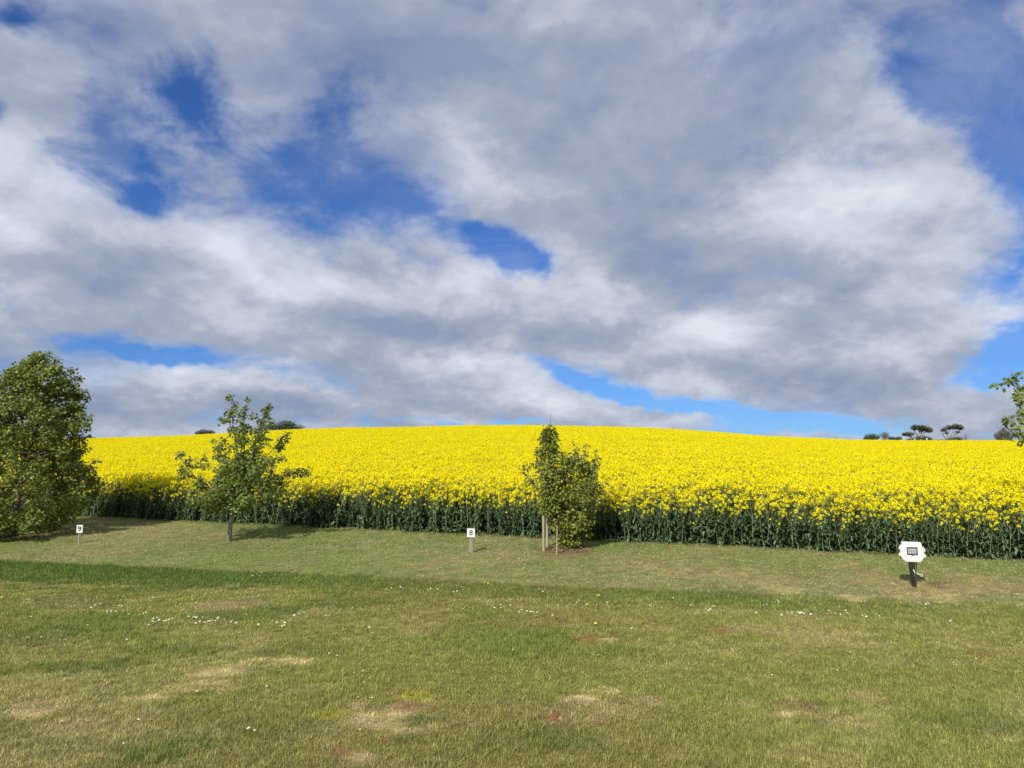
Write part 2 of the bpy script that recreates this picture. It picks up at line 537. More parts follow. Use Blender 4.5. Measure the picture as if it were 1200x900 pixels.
PATCHES = []      # (x, y, rx, ry, kind, strength)
for px, py, rx, ry, kind, st in [
        (180, 819, 26, 6, 's', 1), (212, 810, 26, 5, 's', 1), (238, 800, 22, 4, 's', .6), (252, 790, 28, 5, 's', 1), (272, 781, 30, 5, 's', 1),
        (320, 774, 32, 4, 's', .9), (240, 806, 40, 5, 't', .6), (40, 832, 45, 9, 't', .8), (30, 838, 20, 4, 's', .5), (95, 829, 28, 5, 't', .8),
        (75, 850, 28, 6, 't', .7), (90, 878, 40, 5, 't', .5), (460, 838, 45, 14, 't', .9), (455, 842, 26, 6, 's', .9), (470, 856, 20, 7, 's', .6),
        (412, 886, 26, 8, 't', .9), (418, 887, 14, 4, 's', .7), (500, 850, 40, 9, 't', .5), (705, 811, 22, 4, 's', .9), (686, 820, 20, 4, 's', .9),
        (745, 820, 26, 5, 't', .9), (700, 835, 60, 12, 't', .55), (920, 838, 30, 4, 's', 1), (935, 829, 24, 4, 'b', 1), (955, 838, 14, 7, 'b', .6),
        (928, 808, 9, 5, 't', .8), (1015, 818, 18, 6, 't', .7), (1030, 835, 14, 5, 't', .6), (990, 845, 30, 10, 't', .4), (950, 880, 50, 12, 't', .35),
        (1072, 690, 46, 7, 't', .9), (1105, 685, 14, 3, 'b', .8), (1090, 686, 6, 2, 'b', .6), (1165, 685, 40, 9, 't', .7), (1095, 701, 40, 4, 's', .4),
        (665, 647, 26, 4, 'b', .8), (640, 644, 12, 3, 'b', .6), (270, 709, 45, 8, 't', .7), (60, 705, 50, 6, 't', .35),
        (745, 660, 40, 7, 't', .5), (820, 668, 50, 7, 't', .45), (890, 672, 50, 6, 't', .5), (930, 740, 60, 8, 't', .6), (700, 870, 40, 8, 't', .3),
        (510, 662, 30, 4, 't', .5), (560, 655, 60, 5, 't', .3), (110, 612, 40, 5, 't', .4), (170, 622, 50, 6, 't', .5), (300, 690, 30, 5, 't', .3),
        (820, 645, 40, 4, 't', .4), (1000, 665, 30, 4, 't', .5), (920, 690, 20, 3, 's', .4), (1000, 700, 16, 3, 's', .5),
        (688, 749, 9, 3, 'r', 1), (711, 750, 8, 1.6, 's', 1), (843, 740, 8, 3, 'r', .9), (651, 840, 7, 5, 'r', 1), (658, 841, 6, 2, 's', .7),
        (707, 846, 7, 4, 'r', 1), (729, 842, 7, 3.5, 'r', 1), (472, 822, 10, 6, 'r', .9), (478, 812, 26, 3, 'r', .4), (404, 882, 10, 5, 'r', .9),
        (457, 869, 10, 4, 'r', .7), (1150, 769, 10, 3, 'r', .5), (655, 853, 12, 4, 'b', .7), (490, 832, 26, 4, 'r', .45),
        (385, 838, 18, 4, 'y', 1), (485, 816, 20, 4, 'y', 1), (260, 778, 20, 3, 'y', .5),
        (95, 783, 55, 7, 'g', .6), (60, 745, 60, 8, 'g', .5), (100, 700, 70, 12, 'g', .4), (150, 732, 60, 8, 'g', .3), (390, 707, 80, 9, 'g', .5),
        (200, 680, 160, 9, 'g', .8), (40, 675, 90, 9, 'g', .8), (300, 720, 60, 8, 'g', .5), (60, 875, 50, 8, 'g', .3), (190, 880, 50, 14, 'g', .6), (640, 870, 60, 14, 'g', .5),
        (1150, 845, 60, 12, 'g', .5), (340, 762, 50, 6, 'g', .4), (720, 765, 30, 5, 'g', .4), (300, 858, 60, 14, 'g', .3), (470, 868, 10, 5, 'g', .9), (495, 846, 20, 5, 'g', .8),
        (200, 762, 80, 6, 'g', .4), (850, 700, 60, 6, 'g', .5)]:
    x, y, rx_, ry_ = m2(px, py, rx, ry)
    PATCHES.append((x, y, rx_, ry_, kind, st))
KIND_COL = {'s': (.80, .70, .34), 't': (.50, .42, .20), 'b': (.31, .22, .12), 'r': (.44, .21, .12), 'y': (.44, .45, .08), 'g': (.125, .195, .034)}


def lawn(x, y):
    """base colour (n,3), blade length factor and density factor at ground points"""
    x = np.asarray(x, float); y = np.asarray(y, float)
    n = len(x)
    yl, yc = lawn_edge(x), crop_edge(x)
    t = (y - yl) / (yc - yl)
    mid = np.array((.320, .335, .086))
    grn = np.array((.190, .265, .052))
    tan = np.array((.49, .44, .19))
    olive = np.array((.315, .290, .092))
    a = fbm(x, y * .8, 2.4, 5, 4)
    b = fbm(x + 30, y, .8, 8, 3)
    c = fbm(x, y + 50, .32, 12, 3)
    leftness = sstep(-1.0, -7.5, x) * sstep(5, 9, y)
    g = np.clip((a - .56) * 3.0 + leftness * .50 - .10 + (b - .5) * 1.2, 0, 1)[:, None]
    ta = np.clip((.46 - a) * 3.0 + (c - .5) * 3.4 + (b - .5) * 1.4 + RNG.normal(0, .14, n), 0, 1)[:, None] * .60
    ol = np.clip((fbm(x, y, 3.5, 77, 2) - .42) * 4, 0, 1)[:, None] * .8
    col = mid * (1 - ol) + olive * ol
    col = col * (1 - g) + grn * g
    col = col * (1 - ta) + tan * ta
    length = .85 + .5 * g[:, 0] + (b - .5) * .8 - .25 * ta[:, 0]
    dens = np.ones(n)
    # rank strip along the foot of the bank
    s = sstep(-.42, -.12, t + (b - .5) * .15) * sstep(.05, -.01, t + (b - .5) * .04) * (.55 + .45 * leftness)
    s = s * (1 - .5 * sstep(2.5, 7, x))
    col = col * (1 - s[:, None]) + np.array((.115, .190, .034)) * s[:, None]
    length = length + .7 * s
    # bank: shorter, greyer sward with thatch
    k = sstep(-.01, .05, t)
    bank = np.array((.290, .355, .115)) * (1 - ta * .7) + np.array((.41, .38, .19)) * ta * .7
    rb = np.clip((fbm(x, y * 1.7, 1.3, 31, 4) - .5) * 5 + sstep(-1, 5, x) * .25, 0, 1)[:, None] * .6
    bank = bank * (1 - rb) + np.array((.40, .375, .18)) * rb
    col = col * (1 - k[:, None]) + bank * k[:, None]
    length = length * (1 - k) + (.55 + .3 * b) * k
    # ragged weeds where the crop starts
    e = sstep(.93, .99, t)
    col = col * (1 - .4 * e[:, None]) + np.array((.15, .17, .05)) * .4 * e[:, None]
    length = length + .9 * e * (c > .5)
    wob = (fbm(x, y, .22, 41, 3) - .5) * 1.7
    for (cx, cy, rx, ry, kind, st) in PATCHES:
        d = np.sqrt(((x - cx) / rx) ** 2 + ((y - cy) / ry) ** 2)
        w = (st * sstep(1.3, .65, d + wob * 1.3))
        if kind in 'sbrt':
            w = w * (.35 + 1.0 * np.clip((fbm(x, y, .11, 51, 3) - .34) * 4.5, 0, 1)).clip(0, 1.2)
        w = np.clip(w, 0, 1)
        wc = w[:, None]
        col = col * (1 - wc) + np.array(KIND_COL[kind]) * wc
        if kind == 'g':
            length = length + .5 * w
        elif kind != 'y':
            length = length * (1 - .5 * w)
            if kind in 'sb':
                dens = dens * (1 - .35 * w)
    col = col * (.80 + .40 * RNG.random(n))[:, None]
    return col, np.clip(length, .25, 2.4), dens, t


# ------------------------------------------------------------------ ground sheet
def axis(lo_far, lo, hi, hi_far, step):
    a = list(np.arange(lo, hi + 1e-6, step))
    s, v, up = step, hi, []
    while v < hi_far:
        s *= 1.12; v += s; up.append(v)
    s, v, dn = step, lo, []
    while v > lo_far:
        s *= 1.12; v -= s; dn.append(v)
    return np.array(dn[::-1] + a + up)


def build_ground():
    xs = axis(-2500, -17, 13, 2500, .13)
    ys = axis(-2500, 2.5, 26, 2500, .13)
    XX, YY = np.meshgrid(xs, ys)
    x, y = XX.ravel(), YY.ravel()
    z = ground(x, y)
    nx, ny = len(xs), len(ys)
    i = np.arange(nx * ny).reshape(ny, nx)
    f = np.stack([i[:-1, :-1], i[:-1, 1:], i[1:, 1:], i[1:, :-1]], -1).reshape(-1, 4)
    me = bpy.data.meshes.new('ground')
    me.from_pydata(np.stack([x, y, z], 1).tolist(), [], f.tolist())
    col, ln, dn, t = lawn(x, y)
    col = col * np.array((.58, .52, .50))
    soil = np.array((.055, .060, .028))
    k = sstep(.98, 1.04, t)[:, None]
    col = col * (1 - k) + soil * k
    far = sstep(118, 130, y)[:, None]
    field = .5 + .5 * fbm(x, y, 90, 66, 3)
    col = col * (1 - far) + np.array((.075, .105, .030)) * field[:, None] * far * 1.2
    a = me.color_attributes.new('base', 'FLOAT_COLOR', 'POINT')
    a.data.foreach_set('color', np.concatenate([col, np.ones((len(x), 1))], 1).ravel())
    me.polygons.foreach_set('use_smooth', [True] * len(me.polygons))
    m, nt, b = nodes_of('turf_ground')
    N, L = nt.nodes, nt.links
    va = N.new('ShaderNodeAttribute'); va.attribute_name = 'base'
    geo = N.new('ShaderNodeNewGeometry')
    nz = N.new('ShaderNodeTexNoise')
    nz.inputs['Scale'].default_value = 26
    nz.inputs['Detail'].default_value = 7
    nz.inputs['Roughness'].default_value = .7
    L.new(geo.outputs['Position'], nz.inputs['Vector'])
    mr = N.new('ShaderNodeMapRange')
    L.new(nz.outputs['Fac'], mr.inputs[0])
    mr.inputs[1].default_value = .3; mr.inputs[2].default_value = .7
    mr.inputs[3].default_value = .65; mr.inputs[4].default_value = 1.3
    sc = N.new('ShaderNodeVectorMath'); sc.operation = 'SCALE'
    L.new(va.outputs['Color'], sc.inputs[0]); L.new(mr.outputs[0], sc.inputs['Scale'])
    L.new(sc.outputs[0], b.inputs['Base Color'])
    b.inputs['Roughness'].default_value = .95
    b.inputs['Specular IOR Level'].default_value = .1
    bp = N.new('ShaderNodeBump'); bp.inputs['Strength'].default_value = .8; bp.inputs['Distance'].default_value = .02
    L.new(nz.outputs['Fac'], bp.inputs['Height']); L.new(bp.outputs[0], b.inputs['Normal'])
    me.materials.append(m)
    o = bpy.data.objects.new('ground', me)
    C.objects.link(o)
    tag(o, 'gently rising ground under the mown grass and the yellow field', kind='structure')


build_ground()


# ------------------------------------------------------------------ scattered masses (grass, crop)
def scatter(name, label, P, scl, rot, idx, tint, variants):
    """one object: points that carry instanced clumps"""
    me = bpy.data.meshes.new(name)
    me.from_pydata(P.tolist(), [], [])
    a = me.attributes.new('scl', 'FLOAT_VECTOR', 'POINT'); a.data.foreach_set('vector', scl.astype(np.float32).ravel())
    a = me.attributes.new('rot', 'FLOAT_VECTOR', 'POINT'); a.data.foreach_set('vector', rot.astype(np.float32).ravel())
    a = me.attributes.new('idx', 'INT', 'POINT'); a.data.foreach_set('value', idx.astype(np.int32))
    a = me.attributes.new('tint', 'FLOAT_COLOR', 'POINT')
    a.data.foreach_set('color', np.concatenate([tint, np.ones((len(P), 1))], 1).astype(np.float32).ravel())
    o = bpy.data.objects.new(name, me)
    C.objects.link(o)
    tag(o, label, kind='stuff')
    col = bpy.data.collections.new(name + '_clumps')
    for i, (vm) in enumerate(variants):
        vo = bpy.data.objects.new('clump_%02d' % i if False else name + '_clump.%03d' % i, vm)
        col.objects.link(vo)
    ng = bpy.data.node_groups.new(name + '_scatter', 'GeometryNodeTree')
    ng.interface.new_socket('Geometry', in_out='INPUT', socket_type='NodeSocketGeometry')
    ng.interface.new_socket('Geometry', in_out='OUTPUT', socket_type='NodeSocketGeometry')
    N, L = ng.nodes, ng.links
    gi, go = N.new('NodeGroupInput'), N.new('NodeGroupOutput')
    ci = N.new('GeometryNodeCollectionInfo')
    ci.inputs['Collection'].default_value = col
    ci.inputs['Separate Children'].default_value = True
    ci.inputs['Reset Children'].default_value = True
    ip = N.new('GeometryNodeInstanceOnPoints')

    def named(nm, ty):
        n = N.new('GeometryNodeInputNamedAttribute')
        n.data_type = ty
        n.inputs['Name'].default_value = nm
        return n.outputs['Attribute']
    e2r = N.new('FunctionNodeEulerToRotation')
    L.new(named('rot', 'FLOAT_VECTOR'), e2r.inputs[0])
    L.new(gi.outputs[0], ip.inputs['Points'])
    L.new(ci.outputs[0], ip.inputs['Instance'])
    ip.inputs['Pick Instance'].default_value = True
    L.new(named('idx', 'INT'), ip.inputs['Instance Index'])
    L.new(e2r.outputs[0], ip.inputs['Rotation'])
    L.new(named('scl', 'FLOAT_VECTOR'), ip.inputs['Scale'])
    L.new(ip.outputs[0], go.inputs[0])
    md = o.modifiers.new('scatter', 'NODES')
    md.node_group = ng
    return o


def grass_tuft(n, rad, h, lean, w, seg=2):
    mb = MB()
    for _ in range(n):
        a = random.random() * 6.283
        r = rad * math.sqrt(random.random())
        p = Vector((r * math.cos(a), r * math.sin(a), -.005))
        yaw = random.random() * 6.283
        d = Vector((math.cos(yaw), math.sin(yaw), 0))
        sd = Vector((-d.y, d.x, 0))
        hh = h * random.uniform(.45, 1.15)
        ln = random.uniform(.1, 1) ** 1.2 * lean * hh
        ww = w * random.uniform(.7, 1.3)
        tone = min(1, max(0, random.gauss(.47, .19)))
        if random.random() < .09:
            tone = random.uniform(.85, 1)
        vs = [p - sd * ww / 2, p + sd * ww / 2]
        m_ = p + d * ln * .35 + Vector((0, 0, hh * .6))
        vs += [m_ + sd * ww * .4, m_ - sd * ww * .4, p + d * ln + Vector((0, 0, hh * (1 - .25 * ln / hh)))]
        mb.add(vs, [(0, 1, 2, 3), (3, 2, 4)], tone)
    return mb.mesh('grass_tuft', [M['grass']])


def build_grass():
    pts = []
    for (y0, y1, sp, kind) in ((3.0, 6.0, .062, 0), (6.0, 9.5, .085, 1), (9.5, 15, .12, 2), (15, 27, .16, 3)):
        ys = np.arange(y0, y1, sp)
        for y in ys:
            hw = .70 * y + 1.2
            xs = np.arange(-hw, hw, sp)
            n = len(xs)
            pts.append(np.stack([xs + RNG.uniform(-.6, .6, n) * sp, y + RNG.uniform(-.6, .6, n) * sp, np.full(n, sp), np.full(n, kind)], 1))
    P = np.concatenate(pts)
    col, ln, dn, t = lawn(P[:, 0], P[:, 1])
    keep = (t < 1.03) & (RNG.random(len(P)) < dn)
    P, col, ln, t = P[keep], col[keep], ln[keep], t[keep]
    z = ground(P[:, 0], P[:, 1])
    n = len(P)
    var = [grass_tuft(46, .05, .040, 1.0, .0034), grass_tuft(46, .05, .043, 1.2, .0036), grass_tuft(40, .05, .046, 1.5, .0032),
           grass_tuft(46, .08, .032, 1.0, .0052), grass_tuft(46, .08, .034, 1.2, .005), grass_tuft(42, .08, .036, 1.2, .0055),
           grass_tuft(30, .04, .055, 1.3, .0035)]
    k = P[:, 3]
    idx = np.where(k < 1.5, RNG.integers(0, 3, n), RNG.integers(3, 6, n))
    idx = np.where((k < 1.5) & (RNG.random(n) < .025), 6, idx)
    hs = ln * RNG.uniform(.8, 1.2, n)
    wide = np.select([k == 0, k == 1, k == 2], [.95, 1.15, 1.1], 1.45)
    scl = np.stack([wide, wide, hs], 1)
    rot = np.stack([RNG.normal(0, .08, n), RNG.normal(0, .08, n), RNG.uniform(0, 6.28, n)], 1)
    scatter('mown_grass', 'short mown grass with straw coloured and reddish worn patches', np.stack([P[:, 0], P[:, 1], z], 1), scl, rot, idx, col, var)
    print('grass tufts', n)


build_grass()


# ------------------------------------------------------------------ oilseed rape
def rape_leaf(mb, p, d, L_, w, droop, tone):
    d = d.normalized()
    s = d.cross(Vector((0, 0, 1)))
    s = s.normalized() if s.length > .01 else Vector((1, 0, 0))
    a = p
    b = p + d * L_ * .45 + Vector((0, 0, .02 * L_))
    c = p + d * L_ * .85 - Vector((0, 0, droop * L_ * .5))
    e = p + d * L_ * 1.0 - Vector((0, 0, droop * L_))
    dn = Vector((0, 0, -.12 * w))
    vs = [a, b - s * w * .5, b + dn, b + s * w * .5, c - s * w * .38, c + dn, c + s * w * .38, e]
    mb.add(vs, [(0, 2, 1), (0, 3, 2), (1, 2, 5, 4), (2, 3, 6, 5), (4, 5, 7), (5, 6, 7)], tone, 0)


def raceme(mb, p, d, n=30, size=.018, rad=.032, hgt=.055):
    d = d.normalized()
    a = d.orthogonal().normalized(); b = d.cross(a)
    for i in range(n):
        t = random.random()
        th = random.random() * 6.283
        r = rad * (1 - .55 * t) * random.uniform(.75, 1.15)
        out = a * math.cos(th) + b * math.sin(th)
        c = p + d * (t * hgt) + out * r
        nn = (out * .7 + d * random.uniform(.2, 1.6) + Vector((random.gauss(0, .3), random.gauss(0, .3), random.gauss(0, .3)))).normalized()
        u = nn.orthogonal().normalized()
        q = random.random() * 3.14
        u = (Matrix.Rotation(q, 3, nn) @ u); v = nn.cross(u)
        s = size * random.uniform(.75, 1.2) * .62
        mb.add([c + u * s, c + v * s, c - u * s, c - v * s], [(0, 1, 2, 3)], random.random(), 1)
    for i in range(3):      # buds on top
        c = p + d * (hgt * 1.02) + a * random.gauss(0, .005) + b * random.gauss(0, .005)
        mb.add([c + a * .006, c + b * .006, c - a * .006, c - b * .006], [(0, 1, 2, 3)], .9, 0)


def rape_plant(edge):
    mb = MB()
    H = random.uniform(.98, 1.15)
    lean = Vector((random.gauss(0, .11), random.gauss(0, .11), 0))

    def stem_at(t):
        w = .03 * math.sin(t * 7 + lean.x * 60)
        return Vector((lean.x * t + w, lean.y * t - w * .6, H * t))
    ps = [stem_at(t) for t in (0, .2, .4, .6, .8, 1)]
    mb.tube(ps, [.0075, .0065, .006, .005, .004, .003], 4, random.uniform(.3, .9), 2, cap=False)
    nb = random.randint(8, 12)
    raceme(mb, ps[-1] - Vector((0, 0, .03)), Vector((lean.x, lean.y, 1)))
    for i in range(nb):
        t0 = random.uniform(.36, .86)
        th = random.random() * 6.283
        out = Vector((math.cos(th), math.sin(th), 0))
        p0 = stem_at(t0)
        top = max(t0 + .12, random.uniform(.60, 1.0)) * H
        L_ = top - p0.z
        p1 = p0 + out * L_ * .28 + Vector((0, 0, L_ * .5))
        p2 = p0 + out * L_ * random.uniform(.35, .5) + Vector((0, 0, L_))
        mb.tube([p0, p1, p2], [.004, .0032, .0022], 3, random.uniform(.2, .9), 2, cap=False)
        if p2.z > .60 * H and random.random() < .22 + 2.6 * (p2.z / H - .66):
            raceme(mb, p2 - Vector((0, 0, .02)), Vector((0, 0, 1)) + out * .2, random.randint(18, 30))
        rape_leaf(mb, p0, out + Vector((0, 0, .5)), random.uniform(.08, .15), .028, .25, random.uniform(.3, 1))
        rape_leaf(mb, p1, out + Vector((random.gauss(0, .5), random.gauss(0, .5), .4)), random.uniform(.06, .11), .022, .2, random.uniform(.3, 1))
    for i in range(30):
        t0 = random.uniform(.02, .70)
        th = random.random() * 6.283
        out = Vector((math.cos(th), math.sin(th), random.uniform(.1, .9)))
        big = 1 - t0
        rape_leaf(mb, stem_at(t0), out, random.uniform(.12, .20) * (.6 + .6 * big), random.uniform(.04, .065) * (.6 + .6 * big), random.uniform(.2, .9), min(1, max(0, random.gauss(.45, .22))))
    return mb.mesh('rape_plant', [M['rape_green'], M['petal'], M['rape_stem']])


def rape_patch(nr, fl):
    mb = MB()
    for i in range(nr):
        x, y = random.uniform(-.26, .26), random.uniform(-.26, .26)
        h = random.gauss(1.04, .05)
        p = Vector((x, y, h - .05))
        d = Vector((random.gauss(0, .15), random.gauss(0, .15), 1))
        mb.tube([p - d * .35, p + d * .03], [.004, .003], 3, random.uniform(.2, .9), 2, cap=False)
        raceme(mb, p, d, fl, .0185, .036, .055)
    for i in range(34):
        x, y = random.uniform(-.26, .26), random.uniform(-.26, .26)
        th = random.random() * 6.283
        rape_leaf(mb, Vector((x, y, random.uniform(.5, .84))), Vector((math.cos(th), math.sin(th), random.uniform(0, .8))), random.uniform(.1, .18), .045, .3, random.uniform(0, .9))
    return mb.mesh('rape_patch', [M['rape_green'], M['petal'], M['rape_stem']])


def build_crop():
    var = [rape_plant(True) for _ in range(7)] + [rape_patch(31, 26) for _ in range(5)]
    P, sc, ix = [], [], []
    # single plants along the near edge
    xs = np.arange(-22, 19, .135)
    for row in range(15):
        n = len(xs)
        x = xs + RNG.uniform(-.07, .07, n)
        d = row * .14 + RNG.uniform(-.06, .06, n)
        if row == 0:
            keep = RNG.random(n) < .75
            x, d = x[keep], d[keep]; n = len(x)
        wig = (fbm(x, x * 0, 1.1, 91, 3) - .5) * .38
        yy = crop_edge(x) + .08 + d + wig
        P.append(np.stack([x, yy], 1))
        s = RNG.uniform(.80, 1.10, n) * (1 - .20 * (row == 0) - .08 * (row == 1)) * (1 - .07 * sstep(0, 6, x) * (row < 4)) * (.97 + .12 * (fbm(x, yy, 2.2, 14, 3) - .5) * 2)
        sc.append(s); ix.append(RNG.integers(0, 7, n))
    # canopy further in
    sp = .40
    for y in np.arange(6, 114, sp):
        hw = .74 * y + 4
        xs = np.arange(-hw, hw, sp)
        n = len(xs)
        x = xs + RNG.uniform(-.12, .12, n)
        yy = y + RNG.uniform(-.12, .12, n)
        ok = (yy > crop_edge(x) + 1.85)
        x, yy = x[ok], yy[ok]; n = len(x)
        P.append(np.stack([x, yy], 1))
        sc.append(RNG.uniform(.94, 1.05, n) * (1 + .13 * (fbm(x, yy, 3.0, 23, 4) - .5)))
        ix.append(RNG.integers(7, 12, n))
    P = np.concatenate(P); sc = np.concatenate(sc); ix = np.concatenate(ix)
    n = len(P)
    z = ground(P[:, 0], P[:, 1])
    for yy0 in (44.0, 64.0, 88.0):          # wheelings of the sprayer run along the slope
        for off in (-.9, .9):
            w_ = np.abs(P[:, 1] - yy0 - off - .04 * P[:, 0])
            sc = sc * (1 - .13 * sstep(.42, .12, w_))
    patch = ix >= 7
    scl = np.stack([np.where(patch, .9, sc), np.where(patch, .9, sc), sc], 1)
    tl = np.where(patch, .03, .07)
    rot = np.stack([RNG.normal(0, 1, n) * tl, RNG.normal(0, 1, n) * tl, RNG.uniform(0, 6.28, n)], 1)
    scatter('rapeseed_crop', 'dense bright yellow rapeseed crop in full flower on the rise', np.stack([P[:, 0], P[:, 1], z - .02], 1), scl, rot, ix, np.ones((n, 3)), var)
    print('crop instances', n)


build_crop()


# ------------------------------------------------------------------ trees
def leaf_shape(mb, p, nrm, ax, size, tone, lobed, mi=0):
    nrm = nrm.normalized()
    u = (ax - nrm * ax.dot(nrm))
    u = u.normalized() if u.length > 1e-3 else nrm.orthogonal().normalized()
    v = nrm.cross(u)
    s = size
    if lobed:
        pts = [(0, 0), (.18, .42), (.42, .30), (.55, .55), (.72, .18), (1.0, 0), (.72, -.18), (.55, -.55), (.42, -.30), (.18, -.42)]
        vs = [p + u * (a * s) + v * (b * s) - nrm * (abs(b) * s * .25) for a, b in pts]
        mb.add(vs, [(0, 5, 4, 3, 2, 1), (0, 9, 8, 7, 6, 5)], tone, mi)
    else:
        pts = [(0, 0), (.3, .27), (.7, .24), (1.0, 0), (.7, -.24), (.3, -.27)]
        vs = [p + u * (a * s) + v * (b * s) - nrm * (abs(b) * s * .3) for a, b in pts]
        mb.add(vs, [(0, 3, 2, 1), (0, 5, 4, 3)], tone, mi)


def cluster(mb, tw, c, r, n, size, lobed, tonebase, up=.55):
    """a leafy twig end"""
    for i in range(n):
        o = Vector((random.gauss(0, 1), random.gauss(0, 1), random.gauss(0, 1)))
        o = o.normalized() * r * random.random() ** .5
        o.z *= .85
        p = c + o
        nrm = (o.normalized() * .5 + Vector((0, 0, up)) + Vector((random.gauss(0, .45), random.gauss(0, .45), random.gauss(0, .35))))
        ax = o + Vector((random.gauss(0, .3), random.gauss(0, .3), -.25)) * r
        tone = min(1, max(0, tonebase + random.gauss(0, .17)))
        leaf_shape(mb, p, nrm, ax, size * random.uniform(.7, 1.2), tone, lobed)
    if tw is not None:
        for i in range(3):
            o = Vector((random.gauss(0, 1), random.gauss(0, 1), random.gauss(.3, 1))).normalized() * r * .9
            tw.tube([c - o * .3, c + o], [.004, .002], 3, .5, 0, cap=False)


def tree(name, base, label, cat, limbs, clusters, leaf, lobed, size, barkm, trunk_r, group=None, trunk_n=1, nleaf=24):
    """limbs: list of (points, r0, r1), the first trunk_n are the trunk; clusters: (point, radius, tone)"""
    root = empty(name, base, label, cat, group)
    tr = MB()
    for pts, r0, r1 in limbs[:trunk_n]:
        k = len(pts)
        tr.tube(pts, [r0 + (r1 - r0) * i / (k - 1) for i in range(k)], 8)
    tr.build('trunk', barkm, root, smooth=True)
    br = MB()
    for pts, r0, r1 in limbs[trunk_n:]:
        k = len(pts)
        br.tube(pts, [r0 + (r1 - r0) * i / (k - 1) for i in range(k)], 5)
    nodes = []
    for pts, r0, r1 in limbs:
        for a, b in zip(pts, pts[1:]):
            for t in (0, .25, .5, .75):
                nodes.append(Vector(a).lerp(Vector(b), t))
        nodes.append(Vector(pts[-1]))
    lf = MB()
    for c, r, tone in clusters:
        c = Vector(c)
        best = min(nodes, key=lambda q: (q - c).length + (.8 * max(0, q.z - c.z + .05)))
        if (best - c).length > .06:
            mid = best.lerp(c, .5) + Vector((0, 0, .06 * (best - c).length))
            br.tube([best, mid, c], [.006, .005, .003], 4, cap=False)
            if len(nodes) < 900:
                nodes.append(mid)
        cluster(lf, br, c, r, max(6, int(nleaf * (r / .16) ** 1.4)), size, lobed, tone)
    br.build('branches', M['bark'], root, smooth=True)
    lf.build('crown', leaf, root)
    return root


def local(px, py, base, sc, bpx, bpy, y=0.0):
    """a point of a tree standing at pixel (bpx, bpy), scale sc pixels per metre"""
    return Vector(((px - bpx) / sc, y, (bpy - py) / sc))


def px_per_m(base):
    return FPX / (base.y * math.cos(PITCH) + (base.z - EYE + 1) * math.sin(PITCH))


def maple_left():
    bx, by = 14, 629
    base = place(bx, by)
    s = px_per_m(base)
    # crown radius (m) over height (m), read from its right-hand outline
    prof_py = [414, 424, 433, 448, 462, 480, 492, 508, 525, 545, 562, 580, 598, 610, 617]
    prof_rx = [6, 16, 36, 50, 57, 68, 75, 76, 80, 90, 94, 90, 80, 66, 48]
    zs = [(by - p) / s for p in prof_py][::-1]
    rs = [r / s for r in prof_rx][::-1]
    limbs = [([(0, 0, -.1), (.03, .02, .5), (.10, 0, 1.2), (.12, .05, 2.2), (.3, 0, 3.3), (.42, 0, (by - 428) / s)], .085, .012)]
    lean = .02
    for i in range(26):
        th = i * 2.399 + random.uniform(-.3, .3)
        z0 = random.uniform(.35, 2.9)
        z1 = min(z0 + random.uniform(.5, 1.4), 3.95)
        r = np.interp(z1, zs, rs) * random.uniform(.6, .85)
        cx = .12
        p1 = Vector((cx + math.cos(th) * r * .45, math.sin(th) * r * .45, z0 + (z1 - z0) * .35))
        p2 = Vector((cx + math.cos(th) * r, math.sin(th) * r, z1))
        limbs.append(([(.08, 0, z0), tuple(p1), tuple(p2)], .026, .008))
    cl = []
    hv = np.array(zs); ra = np.array(rs)
    for i in range(1450):
        z = random.uniform(zs[0] - .03, zs[-1])
        R_ = np.interp(z, zs, rs)
        if random.random() > (R_ / max(rs)) + .12:
            continue
        th = random.random() * 6.283
        # lumps round the crown
        lump = .68 + .46 * float(vnoise(np.array([th * 1.6 + z * .3]), np.array([z * 1.9]), 1, 5)[0])
        r = R_ * lump * random.random() ** .38
        if r > R_ - .12:
            r = R_ - .12 * random.random()
        cxo = .10 + .26 * sstep(2.6, 4.0, z)
        x, y = float(cxo + max(r, 0) * math.cos(th)), float(max(r, 0) * math.sin(th))
        if vnoise(np.array([x * 2.1 + 3]), np.array([z * 2.1 + y * 1.4]), 1, 23)[0] < .27:
            continue
        cl.append(((x, y, z), random.uniform(.12, .18), .45 + .12 * random.random()))
    for i in range(46):
        v = local(random.uniform(-30, 66), random.uniform(585, 619), base, s, bx, by, random.uniform(-1.3, -.1))
        cl.append((tuple(v), random.uniform(.10, .16), .5))
    for px, py in [(38, 420), (44, 414), (50, 420), (46, 430), (56, 430), (8, 430), (10, 442), (24, 428), (74, 433), (70, 440), (76, 441), (72, 452),
                   (66, 446), (82, 458), (78, 459), (85, 466), (84, 474), (80, 484), (86, 486), (96, 489), (92, 497), (88, 503), (84, 495), (103, 552), (98, 548), (108, 541)]:
        v = local(px, py, base, s, bx, by, random.uniform(-.3, .3))
        cl.append((tuple(v), .10, .45))
    tree('maple_tree', base, 'large bushy leafy tree at the left edge whose low crown almost reaches the grass', 'tree',
         limbs, cl, M['maple'], True, .068, M['bark'], .085, 'young trees planted along the bank', 1, 38)


